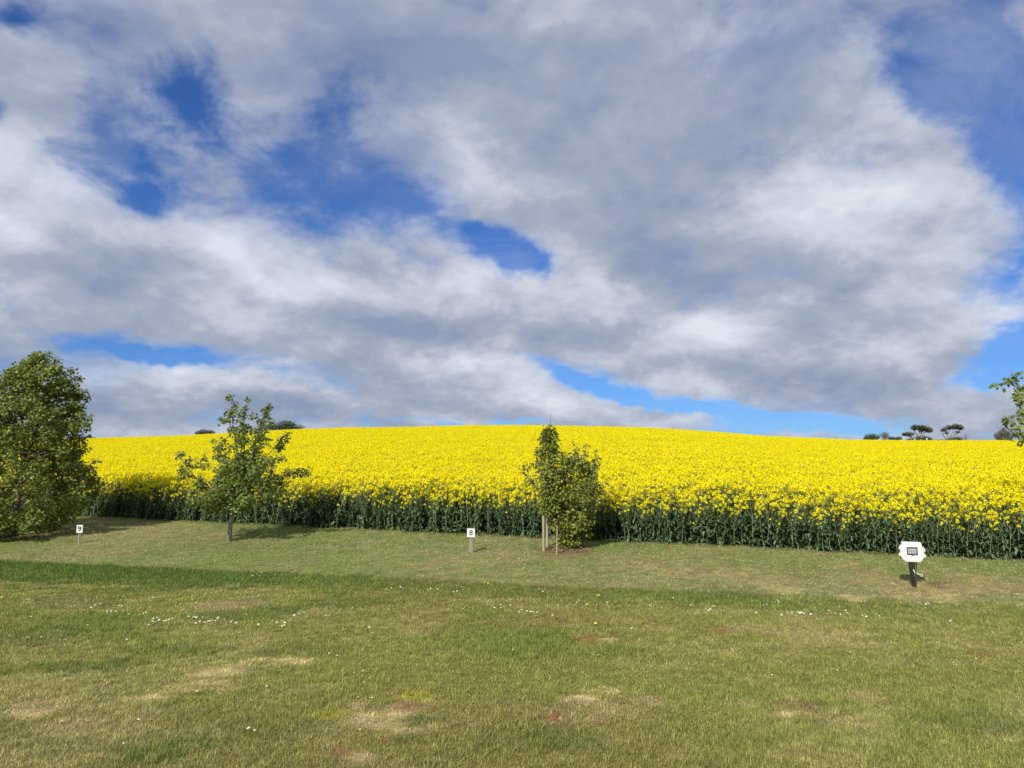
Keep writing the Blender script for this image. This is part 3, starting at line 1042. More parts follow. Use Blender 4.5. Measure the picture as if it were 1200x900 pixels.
def tree_second():
    bx, by = 269, 634
    base = place(bx, by)
    s = px_per_m(base)

    def q(*pp):
        return [local(a, b, base, s, bx, by, c) for a, b, c in pp]
    limbs = [(q((269, 640, 0), (269, 620, 0), (270, 603, 0), (272, 590, .02)), .050, .040)]
    spec = [
        ((272, 592, .02), (274, 560, .1), (271, 520, .05), (266, 495, 0), (268, 478, 0), (264, 462, 0)),
        ((272, 592, .02), (281, 560, -.1), (284, 520, -.1), (282, 495, -.15), (288, 468, -.15)),
        ((272, 592, .02), (286, 555, .15), (291, 520, .2), (296, 495, .25), (303, 472, .25)),
        ((272, 592, .02), (288, 560, -.2), (299, 530, -.35), (306, 510, -.4), (312, 494, -.4)),
        ((271, 596, 0), (257, 578, -.3), (238, 562, -.5), (226, 546, -.55), (218, 532, -.6)),
        ((271, 594, 0), (258, 566, .2), (247, 540, .3), (240, 522, .35), (236, 512, .35)),
        ((272, 586, 0), (262, 560, .1), (252, 530, .1), (251, 512, .1)),
        ((271, 598, 0), (250, 588, .4), (230, 575, .6), (214, 572, .6)),
        ((272, 596, 0), (292, 575, .4), (315, 560, .7), (335, 549, .8), (347, 552, .8)),
        ((272, 590, 0), (292, 562, -.3), (318, 545, -.6), (334, 538, -.7), (344, 540, -.7)),
        ((272, 580, 0), (290, 550, .1), (310, 530, .2), (322, 515, .2), (329, 508, .2)),
        ((272, 598, 0), (290, 588, -.5), (306, 582, -.9), (318, 578, -1.0)),
        ((272, 598, 0), (262, 590, -.6), (252, 582, -.9), (240, 586, -1.0)),
        ((272, 594, 0), (276, 580, .6), (280, 565, .9), (282, 550, 1.0)),
    ]
    cl = []
    for k, pp in enumerate(spec):
        pts = q(*pp)
        limbs.append((pts, .022 if k < 4 else .016, .004))
        dense = 1.0 if k < 4 else .8
        for i, (a, b) in enumerate(zip(pts, pts[1:])):
            L_ = (b - a).length
            n = max(1, int(L_ / (.085 if i < 2 else .058) * dense))
            for j in range(n):
                t = (j + random.random()) / n
                if i == 0 and t < .55:
                    continue
                r = .125 if i < len(pts) - 2 else .095
                off = Vector((random.gauss(0, .07), random.gauss(0, .09), random.gauss(0, .05)))
                if k < 4 and i >= 2:
                    off = off * .8
                if random.random() < .88:
                    cl.append((tuple(a.lerp(b, t) + off), r * random.uniform(.75, 1.15), random.uniform(.35, .6)))
    for i in range(130):       # the fuller skirt of the crown
        th = random.random() * 6.283
        rr = random.random() ** .5
        px = 276 + 46 * rr * math.cos(th)
        py = 569 + 29 * rr * math.sin(th) + (10 if px < 250 else 0)
        cl.append((tuple(local(px, py, base, s, bx, by, random.uniform(-.75, .75))), random.uniform(.10, .16), random.uniform(.35, .6)))
    for px, py in [(258, 492), (252, 494), (262, 486), (276, 486), (280, 500), (290, 505), (297, 515), (304, 522), (311, 500), (316, 497), (306, 545), (300, 538), (285, 512), (309, 515), (222, 545), (232, 537), (216, 540), (294, 488), (300, 482)]:
        cl.append((tuple(local(px, py, base, s, bx, by, random.uniform(-.25, .25))), .10, .5))
    tree('young_tree', base, 'young open crowned tree with pale bare trunk and upright shoots above the yellow field', 'tree',
         limbs, cl, M['young'], True, .062, M['bark_grey'], .05, 'young trees planted along the bank', 1, 42)


def tree_third():
    bx, by = 662, 643
    base = place(bx, by)
    s = px_per_m(base)

    def q(*pp):
        return [local(a, b, base, s, bx, by, c) for a, b, c in pp]
    limbs = [(q((662, 648, 0), (660, 630, 0), (655, 605, 0), (650, 570, 0), (647, 535, 0), (643, 505, 0)), .028, .006),
             (q((664, 648, .05), (668, 620, .05), (674, 580, .1), (679, 548, .1), (680, 528, .1)), .024, .005)]
    spec = [((662, 635, 0), (650, 612, -.05), (646, 602, -.05), (640, 560, -.1), (632, 535, -.1)),
            ((658, 620, 0), (640, 590, .1), (622, 560, .1), (613, 545, .1)),
            ((668, 620, 0), (685, 590, .2), (697, 560, .3), (701, 540, .3)),
            ((668, 630, 0), (690, 610, -.2), (696, 580, -.3), (694, 548, -.3)),
            ((660, 610, 0), (664, 570, .3), (662, 540, .3), (660, 528, .3)),
            ((664, 635, 0), (676, 615, -.4), (682, 590, -.5), (684, 560, -.5)),
            ((655, 600, 0), (642, 580, -.3), (634, 560, -.4), (628, 540, -.4))]
    cl = []
    for k, pp in enumerate(spec):
        pts = q(*pp)
        limbs.append((pts, .014, .004))
        for i, (a, b) in enumerate(zip(pts, pts[1:])):
            n = max(1, int((b - a).length / .07))
            for j in range(n):
                if k == 0 and i < 2:
                    continue
                t = (j + random.random()) / n
                o = Vector((random.gauss(0, .04), random.gauss(0, .06), 0))
                cl.append((tuple(a.lerp(b, t) + o), random.uniform(.07, .105), random.uniform(.3, .65)))
    # silhouette, rows of (py, x left, x right)
    rows = [(506, 637, 650), (515, 634, 656), (525, 632, 659), (535, 629, 663), (545, 630, 698), (555, 629, 702), (565, 627, 703), (575, 628, 702),
            (585, 631, 700), (595, 633, 699), (605, 640, 699), (615, 646, 697), (625, 649, 692), (633, 652, 686), (640, 656, 680)]
    for i in range(520):
        py = random.uniform(503, 642)
        x0 = np.interp(py, [r[0] for r in rows], [r[1] for r in rows]) + 4
        x1 = np.interp(py, [r[0] for r in rows], [r[2] for r in rows]) - 4
        if random.random() > max((x1 - x0) / 66, .27):
            continue
        px = random.uniform(x0, x1)
        if 527 < py < 546 and 657 < px < 666:
            continue
        half = (x1 - x0) / 2 / s
        u = (px - (x0 + x1) / 2) / max((x1 - x0) / 2, 1)
        yy = random.uniform(-1, 1) * half * .8 * math.sqrt(max(.05, 1 - u * u))
        cl.append((tuple(local(px, py, base, s, bx, by, yy)), random.uniform(.075, .115), random.uniform(.3, .65)))
    cl = [c for c in cl if vnoise(np.array([c[0][0] * 4.2 + 7]), np.array([c[0][2] * 3.4 + c[0][1] * 2]), 1, 61)[0] > .13]
    for i in range(34):
        cl.append((tuple(local(random.uniform(648, 668), random.uniform(545, 605), base, s, bx, by, random.uniform(-.3, .3))), random.uniform(.07, .1), random.uniform(.35, .65)))
    for (px0, py0, px1, py1) in ((690, 560, 703, 538), (694, 560, 699, 532), (684, 550, 688, 522), (672, 548, 673, 522), (664, 560, 664, 535), (634, 560, 628, 528), (650, 530, 652, 510), (640, 525, 637, 508), (700, 580, 710, 566), (630, 575, 615, 556)):
        for t in (0, .25, .5, .75, 1):
            cl.append((tuple(local(px0 + (px1 - px0) * t, py0 + (py1 - py0) * t, base, s, bx, by, random.uniform(-.2, .2))), .065 - .02 * t, .5))
    for i in range(16):       # right-hand dome
        th = random.uniform(0, 3.14)
        cl.append((tuple(local(677 + 14 * math.cos(th), 543 - 14 * math.sin(th) * random.random() ** .4, base, s, bx, by, random.uniform(-.25, .25))), .08, .5))
    tree('bushy_tree', base, 'small bushy multi stemmed tree beside two pale stakes near the middle of the bank', 'tree',
         limbs, cl, M['glossy'], False, .070, M['bark'], .03, 'young trees planted along the bank', 2, 34)
    return base


def tree_right():
    d = 13.2
    x = (1226 - 600) / FPX * d
    base = Vector((x, d, gz(x, d)))
    s = px_per_m(base)
    bx = 1226
    by = 560 - 902 * (base.z - EYE) / d

    def q(*pp):
        return [local(a, b, base, s, bx, by, c) for a, b, c in pp]
    limbs = [(q((1226, by + 6, 0), (1226, 620, 0), (1222, 575, 0), (1216, 540, 0), (1207, 512, 0)), .055, .03)]
    spec = [((1214, 530, 0), (1203, 500, 0), (1197, 475, 0), (1196, 450, 0), (1190, 431, 0)),
            ((1214, 528, 0), (1201, 515, .1), (1190, 502, .15), (1179, 492, .15)),
            ((1220, 565, 0), (1212, 558, -.3), (1202, 553, -.45), (1195, 551, -.5)),
            ((1220, 560, 0), (1224, 520, .2), (1222, 480, .3), (1216, 446, .3)),
            ((1222, 575, 0), (1240, 540, 0), (1250, 505, 0), (1248, 470, 0)),
            ((1222, 580, 0), (1250, 560, .4), (1275, 545, .5), (1290, 530, .5)),
            ((1222, 580, 0), (1235, 560, -.5), (1250, 545, -.9), (1258, 528, -1.0)),
            ((1222, 575, 0), (1240, 555, .3), (1252, 535, .6), (1262, 520, .8))]
    cl = []
    for k, pp in enumerate(spec):
        pts = q(*pp)
        limbs.append((pts, .024, .005))
        for i, (a, b) in enumerate(zip(pts, pts[1:])):
            n = max(1, int((b - a).length / .10))
            for j in range(n):
                t = (j + random.random()) / n
                if i == 0 and (t < .6 or k == 2):
                    continue
                if k == 2 and (i == 1 or j > 0):
                    continue
                if k == 0 and i == 1 and t < .9:
                    continue
                o = Vector((random.gauss(0, .05), random.gauss(0, .07), random.gauss(0, .03)))
                cl.append((tuple(a.lerp(b, t) + o), random.uniform(.07, .11), random.uniform(.35, .6)))
    for px, py in [(1178, 447), (1182, 449), (1186, 443), (1191, 440), (1195, 445), (1199, 455), (1195, 466), (1190, 468), (1200, 472), (1195, 481),
                   (1176, 490), (1182, 497), (1188, 492), (1194, 500), (1200, 506), (1195, 512), (1190, 505), (1200, 494), (1188, 487)]:
        cl.append((tuple(local(px, py, base, s, bx, by, random.uniform(-.15, .15))), .085, .5))
    for i in range(60):
        th = random.random() * 6.283; rr = random.random() ** .5
        cl.append((tuple(local(1262 + 34 * rr * math.cos(th), 545 + 34 * rr * math.sin(th), base, s, bx, by, random.uniform(-.5, .5))), random.uniform(.1, .15), .45))
    tree('young_tree', base, 'slender young tree reaching in at the right edge, mostly outside the photo', 'tree',
         limbs, cl, M['young'], True, .075, M['bark'], .05, 'young trees planted along the bank', 1, 20)


maple_left()
tree_second()
base3 = tree_third()
tree_right()


# stakes, cane and the earth round the third tree
def stake(px, py, top, w, lab, mat, name='tree_stake', cat='stake', group='stakes beside the small bushy tree', lean=0.0):
    b = place(px, py)
    s = px_per_m(b)
    h = (py - top) / s
    mb = MB()
    wm = w / s
    mb.tube([(0, 0, -.15), (lean * .5, 0, h * .5), (lean, 0, h - .012), (lean, 0, h)], [wm / 2, wm / 2, wm / 2, wm * .38], 8)
    o = mb.build(name, mat, None, loc=b)
    tag(o, lab, cat, group)
    return o


stake(637, 646, 606, 2.9, 'left pale wooden stake of the pair left of the small bushy tree', M['wood_pale'])
stake(641.2, 641, 602, 3.3, 'right grey wooden stake of the pair left of the small bushy tree', M['wood_grey'])
stake(652.5, 650, 617, 1.5, 'thin pale cane standing in front of the small bushy tree', M['wood_pale'], 'garden_cane', 'cane', None, .01)

soilmb = MB()
for i in range(300):
    th = random.random() * 6.283; rr = random.random() ** .6
    x = base3.x + .05 + .50 * rr * math.cos(th); y = base3.y - .12 + .42 * rr * math.sin(th)
    z = gz(x, y)
    k = random.uniform(.008, .026)
    a = Euler((random.uniform(-.5, .5), random.uniform(-.5, .5), random.uniform(0, 6.28)))
    soilmb.box((x, y, z + k * .35), (k * 2.0, k, k * .6), random.random(), 0, a)
tag(soilmb.build('wood_chips', M['soil']), 'reddish brown bark chips and earth around the foot of the small bushy tree', kind='stuff')


# ------------------------------------------------------------------ number posts
def text_mesh(body, size, depth):
    cu = bpy.data.curves.new('numeral', 'FONT')
    cu.body = body
    cu.size = size
    cu.extrude = depth
    cu.offset = size * .018
    cu.align_x = 'CENTER'; cu.align_y = 'CENTER'
    t = bpy.data.objects.new('numeral_source', cu)
    C.objects.link(t)
    dg = bpy.context.evaluated_depsgraph_get()
    me = bpy.data.meshes.new_from_object(t.evaluated_get(dg))
    bpy.data.objects.remove(t)
    return me


def number_post(px, py, top, w, h, digit, label, rz, postw, lean):
    b = place(px, py)
    s = px_per_m(b)
    W, H_ = w / s, h / s
    tot = (py - top) / s
    r = empty('number_post', b, label, 'pitch marker', 'numbered pitch marker posts on the bank', rz)
    pw = postw / s
    mb = MB()
    mb.tube([(0, 0, -.12), (0, 0, tot - .03)], pw / 2 * 1.15, 4)
    mb.box((0, 0, tot - .02), (pw * .9, pw * .9, .02), .5)
    mb.build('post', M['wood_grey'], r)
    mb = MB()
    mb.box((0, -pw * .5 - .008, tot - H_ / 2), (W, .014, H_), bev=.004)
    mb.build('plate', M['white'], r)
    me = text_mesh(digit, H_ * .86, .0015)
    me.materials.append(M['ink'])
    o = bpy.data.objects.new('numeral', me)
    C.objects.link(o)
    o.parent = r
    o.rotation_euler = (R(90), 0, 0)
    o.location = (0, -pw * .5 - .0172, tot - H_ / 2)
    for sx in (-1, 1):
        mb = MB()
        mb.tube([(sx * W * .38, -pw * .5 - .0155, tot - H_ * .10), (sx * W * .38, -pw * .5 - .0185, tot - H_ * .10)], .004, 8)
        mb.build('screw', M['steel'], r)
    r.rotation_euler = (lean, 0, rz)


number_post(552, 648, 620, 9.2, 10.0, '8', 'short wooden post with a square white plate numbered 8, left of the bushy tree', R(-3), 3.6, R(-1))
number_post(93, 637, 615.6, 6.6, 9.2, '9', 'short wooden post with a narrow white plate in front of the big tree', R(14), 3.0, R(1))


# ------------------------------------------------------------------ electric hook-up box
def hookup():
    b = place(1071, 688)
    s = px_per_m(b)
    r = empty('hookup_post', b, 'white electricity hook-up box on a black tapering post on the bank', 'hook-up point', None, R(-22))
    k = 1 / s

    def o(px, py):
        return ((px - 1070.5) * k, (688 - py) * k)
    out = [o(*p) for p in [(1063.5, 659.3), (1059.8, 656.2), (1058.2, 652), (1058.0, 642), (1059.6, 640.5), (1060.2, 636.6),
                           (1080.2, 636.9), (1080.9, 641), (1082.6, 643.5), (1082.6, 653.5), (1080.6, 657.0), (1078.5, 659.3)]]
    mb = MB(); mb.prism(out[::-1], -.085, .075, bev=.012)
    # prism faces: keep normals outward
    body = mb.build('housing', M['white'], r)
    mb = MB()
    rim = [o(*p) for p in [(1063.6, 656.8), (1061.6, 654), (1061.2, 640.5), (1079.3, 640.8), (1079.4, 654.2), (1077.6, 656.8)]]
    mb.prism(rim[::-1], -.093, -.080, bev=.004)
    mb.build('front_cover', M['white'], r)
    # window
    x0, z0 = o(1064.6, 650.6); x1, z1 = o(1076.0, 641.9)
    w, h = x1 - x0, z1 - z0
    f = MB()
    t = .016
    for c, sz in (((x0 + w / 2, -.096, z1 - t / 2), (w, .018, t)), ((x0 + w / 2, -.096, z0 + t / 2), (w, .018, t)),
                  ((x0 + t / 2, -.096, (z0 + z1) / 2), (t, .016, h - 2 * t)), ((x1 - t / 2, -.096, (z0 + z1) / 2), (t, .016, h - 2 * t))):
        f.box(c, sz)
    f.box((x0 + w / 2, -.097, z0 - .006), (.03, .012, .012))
    win = f.build('breaker_window', M['dark_frame'], r)
    g = MB(); g.box((x0 + w / 2, -.094, (z0 + z1) / 2), (w - 2 * t, .006, h - 2 * t))
    g.build('pane', M['grey'], win)
    for i in range(4):
        g = MB(); g.box((x0 + w * (.26 + .16 * i), -.099, (z0 + z1) / 2 - .004), (.010, .006, .022))
        g.build('breaker_switch', M['steel'], win)
    # faint printed marks under the window
    g = MB()
    cx, cz = o(1070.8, 654)
    for dx, dz, ww, hh in ((-.018, .010, .018, .004), (-.018, 0, .004, .018), (.010, .008, .012, .004), (.010, -.002, .012, .004), (.016, .003, .004, .014), (.010, -.012, .012, .004), (.005, -.007, .004, .012)):
        g.box((cx + dx, -.0945, cz + dz), (ww, .003, hh))
    g.build('printed_marks', M['faint'], r)
    # socket covers: two hinged hoods on each side
    for sx, px, py, tilt in ((-1, 1058.9, 644.0, .3), (-1, 1058.6, 651.4, .3), (1, 1082.4, 645.8, .4), (1, 1083.0, 652.4, .4)):
        cx, cz = o(px, py)
        mb = MB()
        n = 8
        e = Euler((0, -sx * tilt, 0)).to_matrix()
        vs, fs = [], []
        rings = ((-.5, .026), (-.05, .031), (.30, .030), (.55, .020))
        for yy, rr in rings:
            for i in range(n):
                a = 6.283 * i / n
                p = e @ Vector((sx * yy * .045, rr * 1.05 * math.cos(a), rr * math.sin(a)))
                vs.append(p + Vector((cx, -.012, cz)))
        for a in range(3):
            for i in range(n):
                j = (i + 1) % n
                fs.append((a * n + i, a * n + j, (a + 1) * n + j, (a + 1) * n + i))
        fs.append(tuple(range(3 * n, 4 * n)))
        mb.add(vs, fs)
        mb.box((cx - sx * .006, -.012, cz + .036), (.03, .045, .010), rot=Euler((0, -sx * tilt, 0)))
        so = mb.build('socket_cover', M['white_dirty'], r)
        ln = MB()
        ln.box((cx + sx * .002, -.03, cz - .041), (.022, .02, .010), rot=Euler((0, -sx * tilt, 0)))
        ln.build('latch', M['dark_frame'], so)
    # black tapering post
    top = o(1070, 659)[1]
    mb = MB()
    vs, fs = [], []
    rings = [(-.08, .016, .02), (0.0, .020, .026), (.10, .030, .034), (.20, .041, .040), (.28, .050, .044), (top + .01, .052, .046)]
    for z, a, c in rings:
        vs += [(-a, -c * .6, z), (-a * .6, -c, z), (a * .6, -c, z), (a, -c * .6, z), (a, c * .6, z), (a * .6, c, z), (-a * .6, c, z), (-a, c * .6, z)]
    for i in range(len(rings) - 1):
        for j in range(8):
            l = (j + 1) % 8
            fs.append((i * 8 + j, i * 8 + l, (i + 1) * 8 + l, (i + 1) * 8 + j))
    mb.add(vs, fs)
    mb.build('post', M['black'], r)
    mb = MB()
    mb.tube([(.026, -.045, top - .02), (.034, -.060, .22), (.010, -.062, .16), (.030, -.052, .08), (.02, -.03, -.02)], .008, 6)
    mb.build('supply_cable', M['dark_frame'], r)
    mb = MB()
    mb.tube([(.0, -.056, .245), (.012, -.060, .215), (.02, -.058, .19)], .007, 6)
    mb.build('post_glint', M['white_dirty'], r)  # small pale tube modelled to stand in for a glint on the post
    # tap with a small ring on the right
    mb = MB()
    mb.tube([(.035, .0, .195), (.055, -.005, .185), (.078, -.01, .170)], .007, 6)
    n = 12
    mb.tube([(.100 + .018 * math.cos(6.283 * i / n), -.012, .166 + .014 * math.sin(6.283 * i / n)) for i in range(n + 1)], .0045, 5, cap=False)
    mb.build('hose_tap', M['white_dirty'], r)


hookup()


# ------------------------------------------------------------------ things on the skyline
def far_spot(px, d, extra=0.0):
    x = (px - 600) / FPX * d
    return Vector((x, d, gz(x, d) + extra))


def sky_y(px):
    """pixel height of the top of the crop at a column"""
    a = (px - 600) / FPX
    ys = np.arange(70, 112, .5)
    return 560 - max((ground(a * ys, ys) + CANOPY * .97 - EYE) / ys) * FPX


def far_shrub(name, px, w, top, d, mat, label, cat, lumps, leafs=900, size=.28, group=None, bare=False):
    """rounded bushes: lumps = (dx, centre y, rx, ry) in photo pixels"""
    b = far_spot(px, d)
    k = d / FPX
    root = empty(name, b, label, cat, group)
    zof = lambda py: EYE + (560 - py) * k - b.z
    tr = MB(); br = MB(); lf = MB()
    x0 = lumps[0][0] * k
    tr.tube([(x0 * .3, 0, -.3), (x0 * .6, 0, zof(lumps[0][1]) * .6), (x0, 0, zof(lumps[0][1]))], [.16, .12, .06], 6)
    tot = sum(l[2] * l[3] for l in lumps)
    for (dx, cy, rx, ry) in lumps:
        c = Vector((dx * k, 0, zof(cy)))
        for j in range(10):
            th = random.random() * 6.283
            rr = random.random() ** .5
            e = c + Vector((rx * k * rr * math.cos(th), rx * k * .6 * random.uniform(-1, 1), ry * k * rr * math.sin(th)))
            s0 = Vector((c.x * .4, 0, max(.3, c.z * .35)))
            br.tube([s0, s0.lerp(e, .5) + Vector((0, 0, .25)), e], [.07, .05, .02], 4, cap=False)
        for j in range(int(leafs * rx * ry / tot)):
            v = Vector((random.gauss(0, 1), random.gauss(0, 1), random.gauss(0, 1))).normalized() * random.random() ** .4
            edge = 1 + .22 * (vnoise(np.array([v.x * 3 + dx]), np.array([v.z * 3]), 1, 3)[0] - .5) * 2
            p = c + Vector((v.x * rx * k * edge, v.y * rx * k * .7, v.z * ry * k * edge))
            if not bare:
                leaf_shape(lf, p, v + Vector((random.gauss(0, .5), random.gauss(0, .5), .3)), Vector((random.gauss(0, 1), random.gauss(0, 1), random.gauss(0, 1))), size * random.uniform(.6, 1.2), min(1, max(0, random.gauss(.45, .2))), False)
            else:
                q_ = Vector((random.gauss(0, .3), random.gauss(0, .3), random.uniform(.1, .6)))
                lf.tube([p, p + q_], [.02, .008], 3, random.random(), 0, cap=False)
    tr.build('trunk', M['bark'], root)
    br.build('branches', M['bark'], root)
    lf.build('crown', mat, root)
    return root


def far_pine(px, d, stems, lumps, label, group):
    b = far_spot(px, d)
    k = d / FPX
    root = empty('pine_tree', b, label, 'tree', group)
    zof = lambda py: EYE + (560 - py) * k - b.z
    tr = MB(); br = MB(); lf = MB()
    for i, pts in enumerate(stems):
        P_ = [((a - px) * k, yy, zof(c)) for a, c, yy in pts]
        (tr if i == 0 else br).tube(P_, [(.22 if i == 0 else .15) * (1 - .65 * j / (len(P_) - 1)) for j in range(len(P_))], 6)
    for (ax, ay, rx, ry) in lumps:
        c = Vector(((ax - px) * k, 0, zof(ay)))
        n = int(40 * rx * ry * 1.3)
        for j in range(n):
            v = Vector((random.gauss(0, 1), random.gauss(0, 1), random.gauss(0, 1))).normalized() * random.random() ** .42
            e = 1.12 + .9 * (vnoise(np.array([v.x * 5 + ax]), np.array([v.y * 4]), 1, 7)[0] - .5)
            z = v.z * ry * 1.25 * k * e
            if v.z < 0:
                z *= .6
            p = c + Vector((v.x * rx * k * e, v.y * rx * k * .8, z))
            leaf_shape(lf, p, Vector((random.gauss(0, .6), random.gauss(0, .6), 1)), Vector((random.gauss(0, 1), random.gauss(0, 1), .2)), random.uniform(.22, .42), min(1, max(0, random.gauss(.45, .2))), False)
    tr.build('trunk', M['bark'], root)
    br.build('branches', M['bark'], root)
    lf.build('crown', M['pine'], root)


G1 = 'trees and scrub on the right skyline'
far_shrub('scrub_tree', 1021, 18, 508, 235, M['scrub'], 'rounded dark green bush, leftmost of the row on the right skyline', 'bush', [(-2, 512.5, 7, 4.2), (4, 513, 6, 4), (-6, 514, 4, 3)], 1500, .3, G1)
far_shrub('bare_tree', 1036, 12, 507, 240, M['scrub_grey'], 'greyish leafless shrub right of the rounded bush on the skyline', 'bush', [(-1, 511, 5, 4), (2, 512, 4.5, 4)], 700, .3, G1, True)
far_shrub('scrub_tree', 1048, 18, 511, 238, M['scrub'], 'low spreading bush between the leafless shrub and the first umbrella pine', 'bush', [(0, 515, 7.5, 2.8), (-4, 514.5, 4, 2.5), (5, 514, 4, 2.5)], 900, .3, G1)
far_pine(1078, 250, [[(1075, 524, 0), (1076, 515, 0), (1073, 508, 0), (1071, 503, .5)], [(1075.5, 516, 0), (1080, 508, .3), (1086, 503, 0)],
                     [(1074, 512, 0), (1078, 506, -.5), (1079, 502, -.5)], [(1077, 513, 0), (1085, 507, .6), (1091, 506, .6)]],
         [(1076, 502, 7, 3.0), (1083, 503, 7.5, 2.9), (1088.5, 505.5, 4.5, 2.4), (1071.5, 502.5, 3, 2.8), (1079, 506, 2.5, 1.6)],
         'flat topped umbrella pine with white posts near its foot on the right skyline', G1)
far_pine(1065, 248, [[(1070, 524, 0), (1069, 515, 0), (1067, 511, 0), (1064, 509, 0)], [(1069, 514, 0), (1063, 511, .3), (1060, 510, .3)]],
         [(1064, 509.6, 6.5, 2.2), (1060, 510, 3, 1.6)], 'smaller low pine leaning left beside the umbrella pine', G1)
far_shrub('scrub_tree', 1080, 20, 511, 244, M['scrub'], 'dense low scrub under the umbrella pine with the white posts', 'bush', [(-3, 514.8, 8, 3.6), (4, 514.6, 6, 3.8), (9, 515.5, 4, 2.6), (-14, 516, 5, 2.2)], 1600, .3, G1)
far_pine(1117, 250, [[(1108, 524, 0), (1108, 516, 0), (1105, 510, 0), (1104, 505, 0)], [(1110, 518, 0), (1111, 510, .4), (1114, 504, .4)],
                     [(1111, 515, 0), (1116, 507, -.5), (1117, 502, -.5)], [(1116, 520, 0), (1119, 511, .5), (1121, 505, .5), (1124, 502, 0)], [(1119, 511, .5), (1126, 505, .3)]],
         [(1113, 502, 5, 2.8), (1121, 501, 7, 2.8), (1105.5, 504.6, 3.4, 2.0), (1126, 502.5, 3, 2.6), (1109, 508, 2, 1.4), (1123, 507, 2, 1.2)],
         'umbrella pine with several forking stems, right of the pine with white posts', G1)
far_shrub('scrub_tree', 1118, 20, 512, 245, M['scrub'], 'low scrub at the foot of the forking umbrella pine', 'bush', [(0, 515.5, 9, 3), (5, 514.5, 4, 3), (-6, 516, 5, 2)], 1100, .3, G1)
far_shrub('bare_tree', 1131, 10, 508, 240, M['scrub_grey'], 'thin bare shrub right of the forking umbrella pine', 'bush', [(0, 512, 4, 3), (-4, 515, 3, 2.5)], 90, .3, G1, True)
far_shrub('hedge', 1096, 20, 515, 240, M['scrub_red'], 'low dark hedge between the two umbrella pines', 'hedge', [(-4, 517, 6, 1.7), (5, 517, 7, 1.7), (14, 517.5, 6, 1.4)], 900, .26, G1)
far_shrub('round_tree', 1176, 24, 503, 180, M['pine'], 'dense round dark tree on the skyline near the right edge', 'tree', [(0, 508, 7, 6), (-7, 511, 5, 4.5), (6, 511, 6, 5), (0, 515, 10, 4)], 3000, .24, G1)
G2 = 'bushes on the left skyline'
far_shrub('scrub_tree', 333, 46, 493, 128, M['scrub'], 'wide dark green bush on the skyline right of the open crowned tree', 'bush', [(0, 499.5, 13, 5.6), (13, 501.5, 11, 3.8), (-13, 501.5, 10, 4.4), (4, 498, 9, 5)], 4200, .17, G2)
far_shrub('scrub_tree', 240, 24, 503, 128, M['scrub_red'], 'dark reddish brown bush on the skyline left of the open crowned tree', 'bush', [(0, 507.5, 10, 4), (-5, 508, 7, 3), (7, 508, 6, 3)], 1900, .17, G2)
far_shrub('scrub_tree', 104, 14, 509, 118, M['scrub'], 'tiny dark bush on the skyline at the edge of the big left tree', 'bush', [(-2, 514, 6, 2.6), (1, 512, 3, 3), (6, 514.5, 4, 2)], 900, .17, G2)

for i, (px, top, w) in enumerate(((1071.2, 515, 1.0), (1085.4, 514, 1.1))):
    b = far_spot(px, 200)
    k = 200 / FPX
    mb = MB()
    h = EYE + (560 - top) * k - b.z
    mb.box((0, 0, h / 2 - .1), (w * k, w * k, h + .2), bev=.03)
    mb.box((0, 0, h + .03), (w * k * 1.25, w * k * 1.25, .06))
    tag(mb.build('white_post', M['white_dirty'], None, loc=b), ['white post under the left side of the umbrella pine on the skyline', 'taller white post under the right side of the umbrella pine on the skyline'][i], 'post', 'white posts on the right skyline')

b = far_spot(645.3, 160)
k = 160 / FPX
top = EYE + (560 - 487) * k - b.z
r = empty('mast', b, 'thin grey mast on the skyline above the small bushy tree', 'mast')
mb = MB(); mb.tube([(0, 0, -.2), (0, 0, top * .6), (0, 0, top)], [.10, .07, .045], 6); mb.build('pole', M['steel'], r)
mb = MB(); mb.tube([(-.12, 0, top * .93), (.12, 0, top * .93)], .02, 5); mb.tube([(0, -.12, top * .93), (0, .12, top * .93)], .02, 5); mb.build('crossbar', M['steel'], r)


# ------------------------------------------------------------------ daisies and dandelions
def flower_mesh(name, petals, rp, rc, mp, mc, dome):
    mb = MB()
    for i in range(petals):
        a = 6.283 * i / petals
        u = Vector((math.cos(a), math.sin(a), 0)); v = Vector((-u.y, u.x, 0))
        w = rp * 2.2 / petals * 1.1
        z = Vector((0, 0, .035))
        mb.add([z + u * rc * .6 - v * w * .3, z + u * rc * .6 + v * w * .3, z + u * rp * .8 + v * w * .55 + Vector((0, 0, .003)), z + u * rp + Vector((0, 0, .002)), z + u * rp * .8 - v * w * .55 + Vector((0, 0, .003))],
               [(0, 4, 3, 2, 1)], .5, 0)
    vs = [(0, 0, .036 + dome)]
    for i in range(8):
        a = 6.283 * i / 8
        vs.append((rc * math.cos(a), rc * math.sin(a), .036))
    mb.add(vs, [(0, 1 + i, 1 + (i + 1) % 8) for i in range(8)], .5, 1)
    mb.tube([(0, 0, -.01), (0, 0, .035)], .0016, 3, .5, 2, cap=False)
    return mb.mesh(name, [mp, mc, M['rape_stem']])


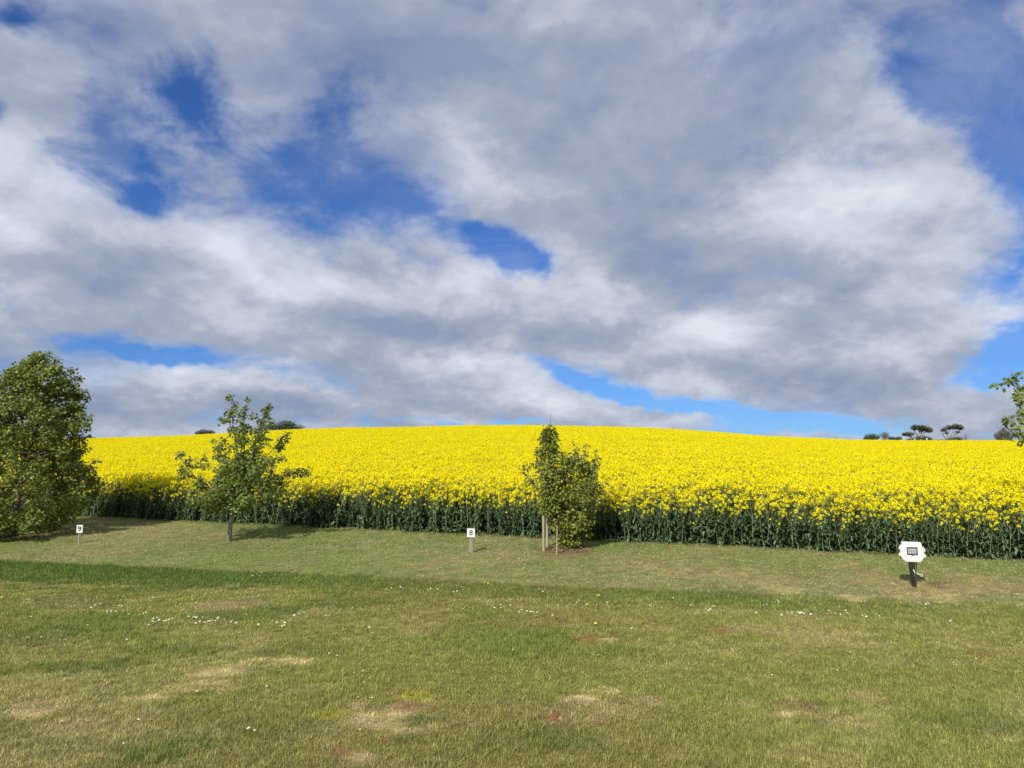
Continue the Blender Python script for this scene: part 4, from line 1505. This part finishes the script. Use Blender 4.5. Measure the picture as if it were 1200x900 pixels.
dz = []
for ox, oy, pts in (
        (0, 660, '432,218 440,212 462,207 477,203 497,238 515,238 528,237 545,236 555,215 567,212 572,235 605,250 660,255 672,248 692,246 700,300 715,285 720,290 722,275 735,272 750,280 765,285 780,288 790,280 800,275 812,275 795,285 716,172 912,270 915,295 925,298 940,290 925,268 958,268 955,290 972,285 985,283 1000,282 1010,285 1015,272 1020,270 1055,285 1092,288 1112,292 1155,255 148,362 137,366 198,366 302,372 593,373 235,538 405,307 1177,65 1190,68 145,270 893,262 915,198'),
        (300, 660, '10,62 15,68 178,255 205,250 232,245 330,255 345,257 80,290 105,293 118,305 130,308 143,297 132,297 10,300 447,223 525,316 550,345 345,436 388,456 260,467 497,526 462,538 637,127 615,137 675,122 685,128 800,138 820,130 847,133 908,143 925,145 940,143 912,213 975,226 1118,222 1148,208 1152,220 1187,210'),
        (600, 660, '40,232 30,245 68,235 75,242 85,243 98,245 100,238 118,245 182,263 188,257 303,197 308,190 400,205 443,198 440,208 648,213 755,176 835,213 910,227 925,225 940,214 952,216 403,443 570,318 557,317 560,58 143,142 1182,208 1195,207 1150,246 920,232 10,420'),
        (900, 660, '57,256 85,247 107,240 110,250 137,242 145,252 150,245 157,242 162,250 172,254 192,256 205,250 293,237 295,247 310,248 335,220 335,250 345,235 362,237 367,250 442,258 460,262 505,255 512,260 855,286 1060,341 975,461 378,430 55,196 40,188 740,203 752,203 318,527 12,540'),
        (0, 780, '290,278 650,282 587,387 1160,325 1170,322 1185,330 925,140'),
        (300, 780, '45,123 490,172 545,168 490,322 507,98')):
    for p in pts.split():
        a, c = p.split(',')
        dz.append((ox + float(a) / 4, oy + float(c) / 4))
dm = [flower_mesh('daisy', 13, .014, .005, M['daisy'], M['yolk'], .002) for _ in range(2)]
ym = flower_mesh('dandelion', 18, .019, .012, M['yolk'], M['yolk'], .008)


def put_flower(name, me, px, py, sc, label, cat, group):
    p = place(px, py)
    o = bpy.data.objects.new(name, me)
    C.objects.link(o)
    o.location = p
    o.rotation_euler = (R(random.uniform(5, 38)), R(random.uniform(-20, 20)), random.uniform(-.6, .6))
    o.scale = (sc, sc, random.uniform(.9, 1.35))
    tag(o, label, cat, group)


for i, (px, py) in enumerate(dz):
    put_flower('daisy', dm[i % 2], px, py, random.uniform(.65, 1.1) * (1.0 if py < 745 else .68), 'small white daisy flower open in the mown lawn', 'daisy', 'white daisies dotted over the lawn')
for px, py, s, lab in ((3.5, 702, 1.0, 'yellow dandelion at the left edge of the lawn'), (568.5, 686, .9, 'left yellow dandelion of a pair near the foot of the bank'),
                       (571.5, 685.5, .9, 'right yellow dandelion of a pair near the foot of the bank'), (701.5, 701, 1.5, 'largest yellow dandelion, in the dark strip right of the middle'),
                       (686.5, 711, 1.1, 'yellow dandelion just below left of the largest one'), (697.5, 734, 1.0, 'lone yellow dandelion above the red worn patch')):
    put_flower('dandelion', ym, px, py, s, lab, 'dandelion', 'yellow dandelions in the lawn')
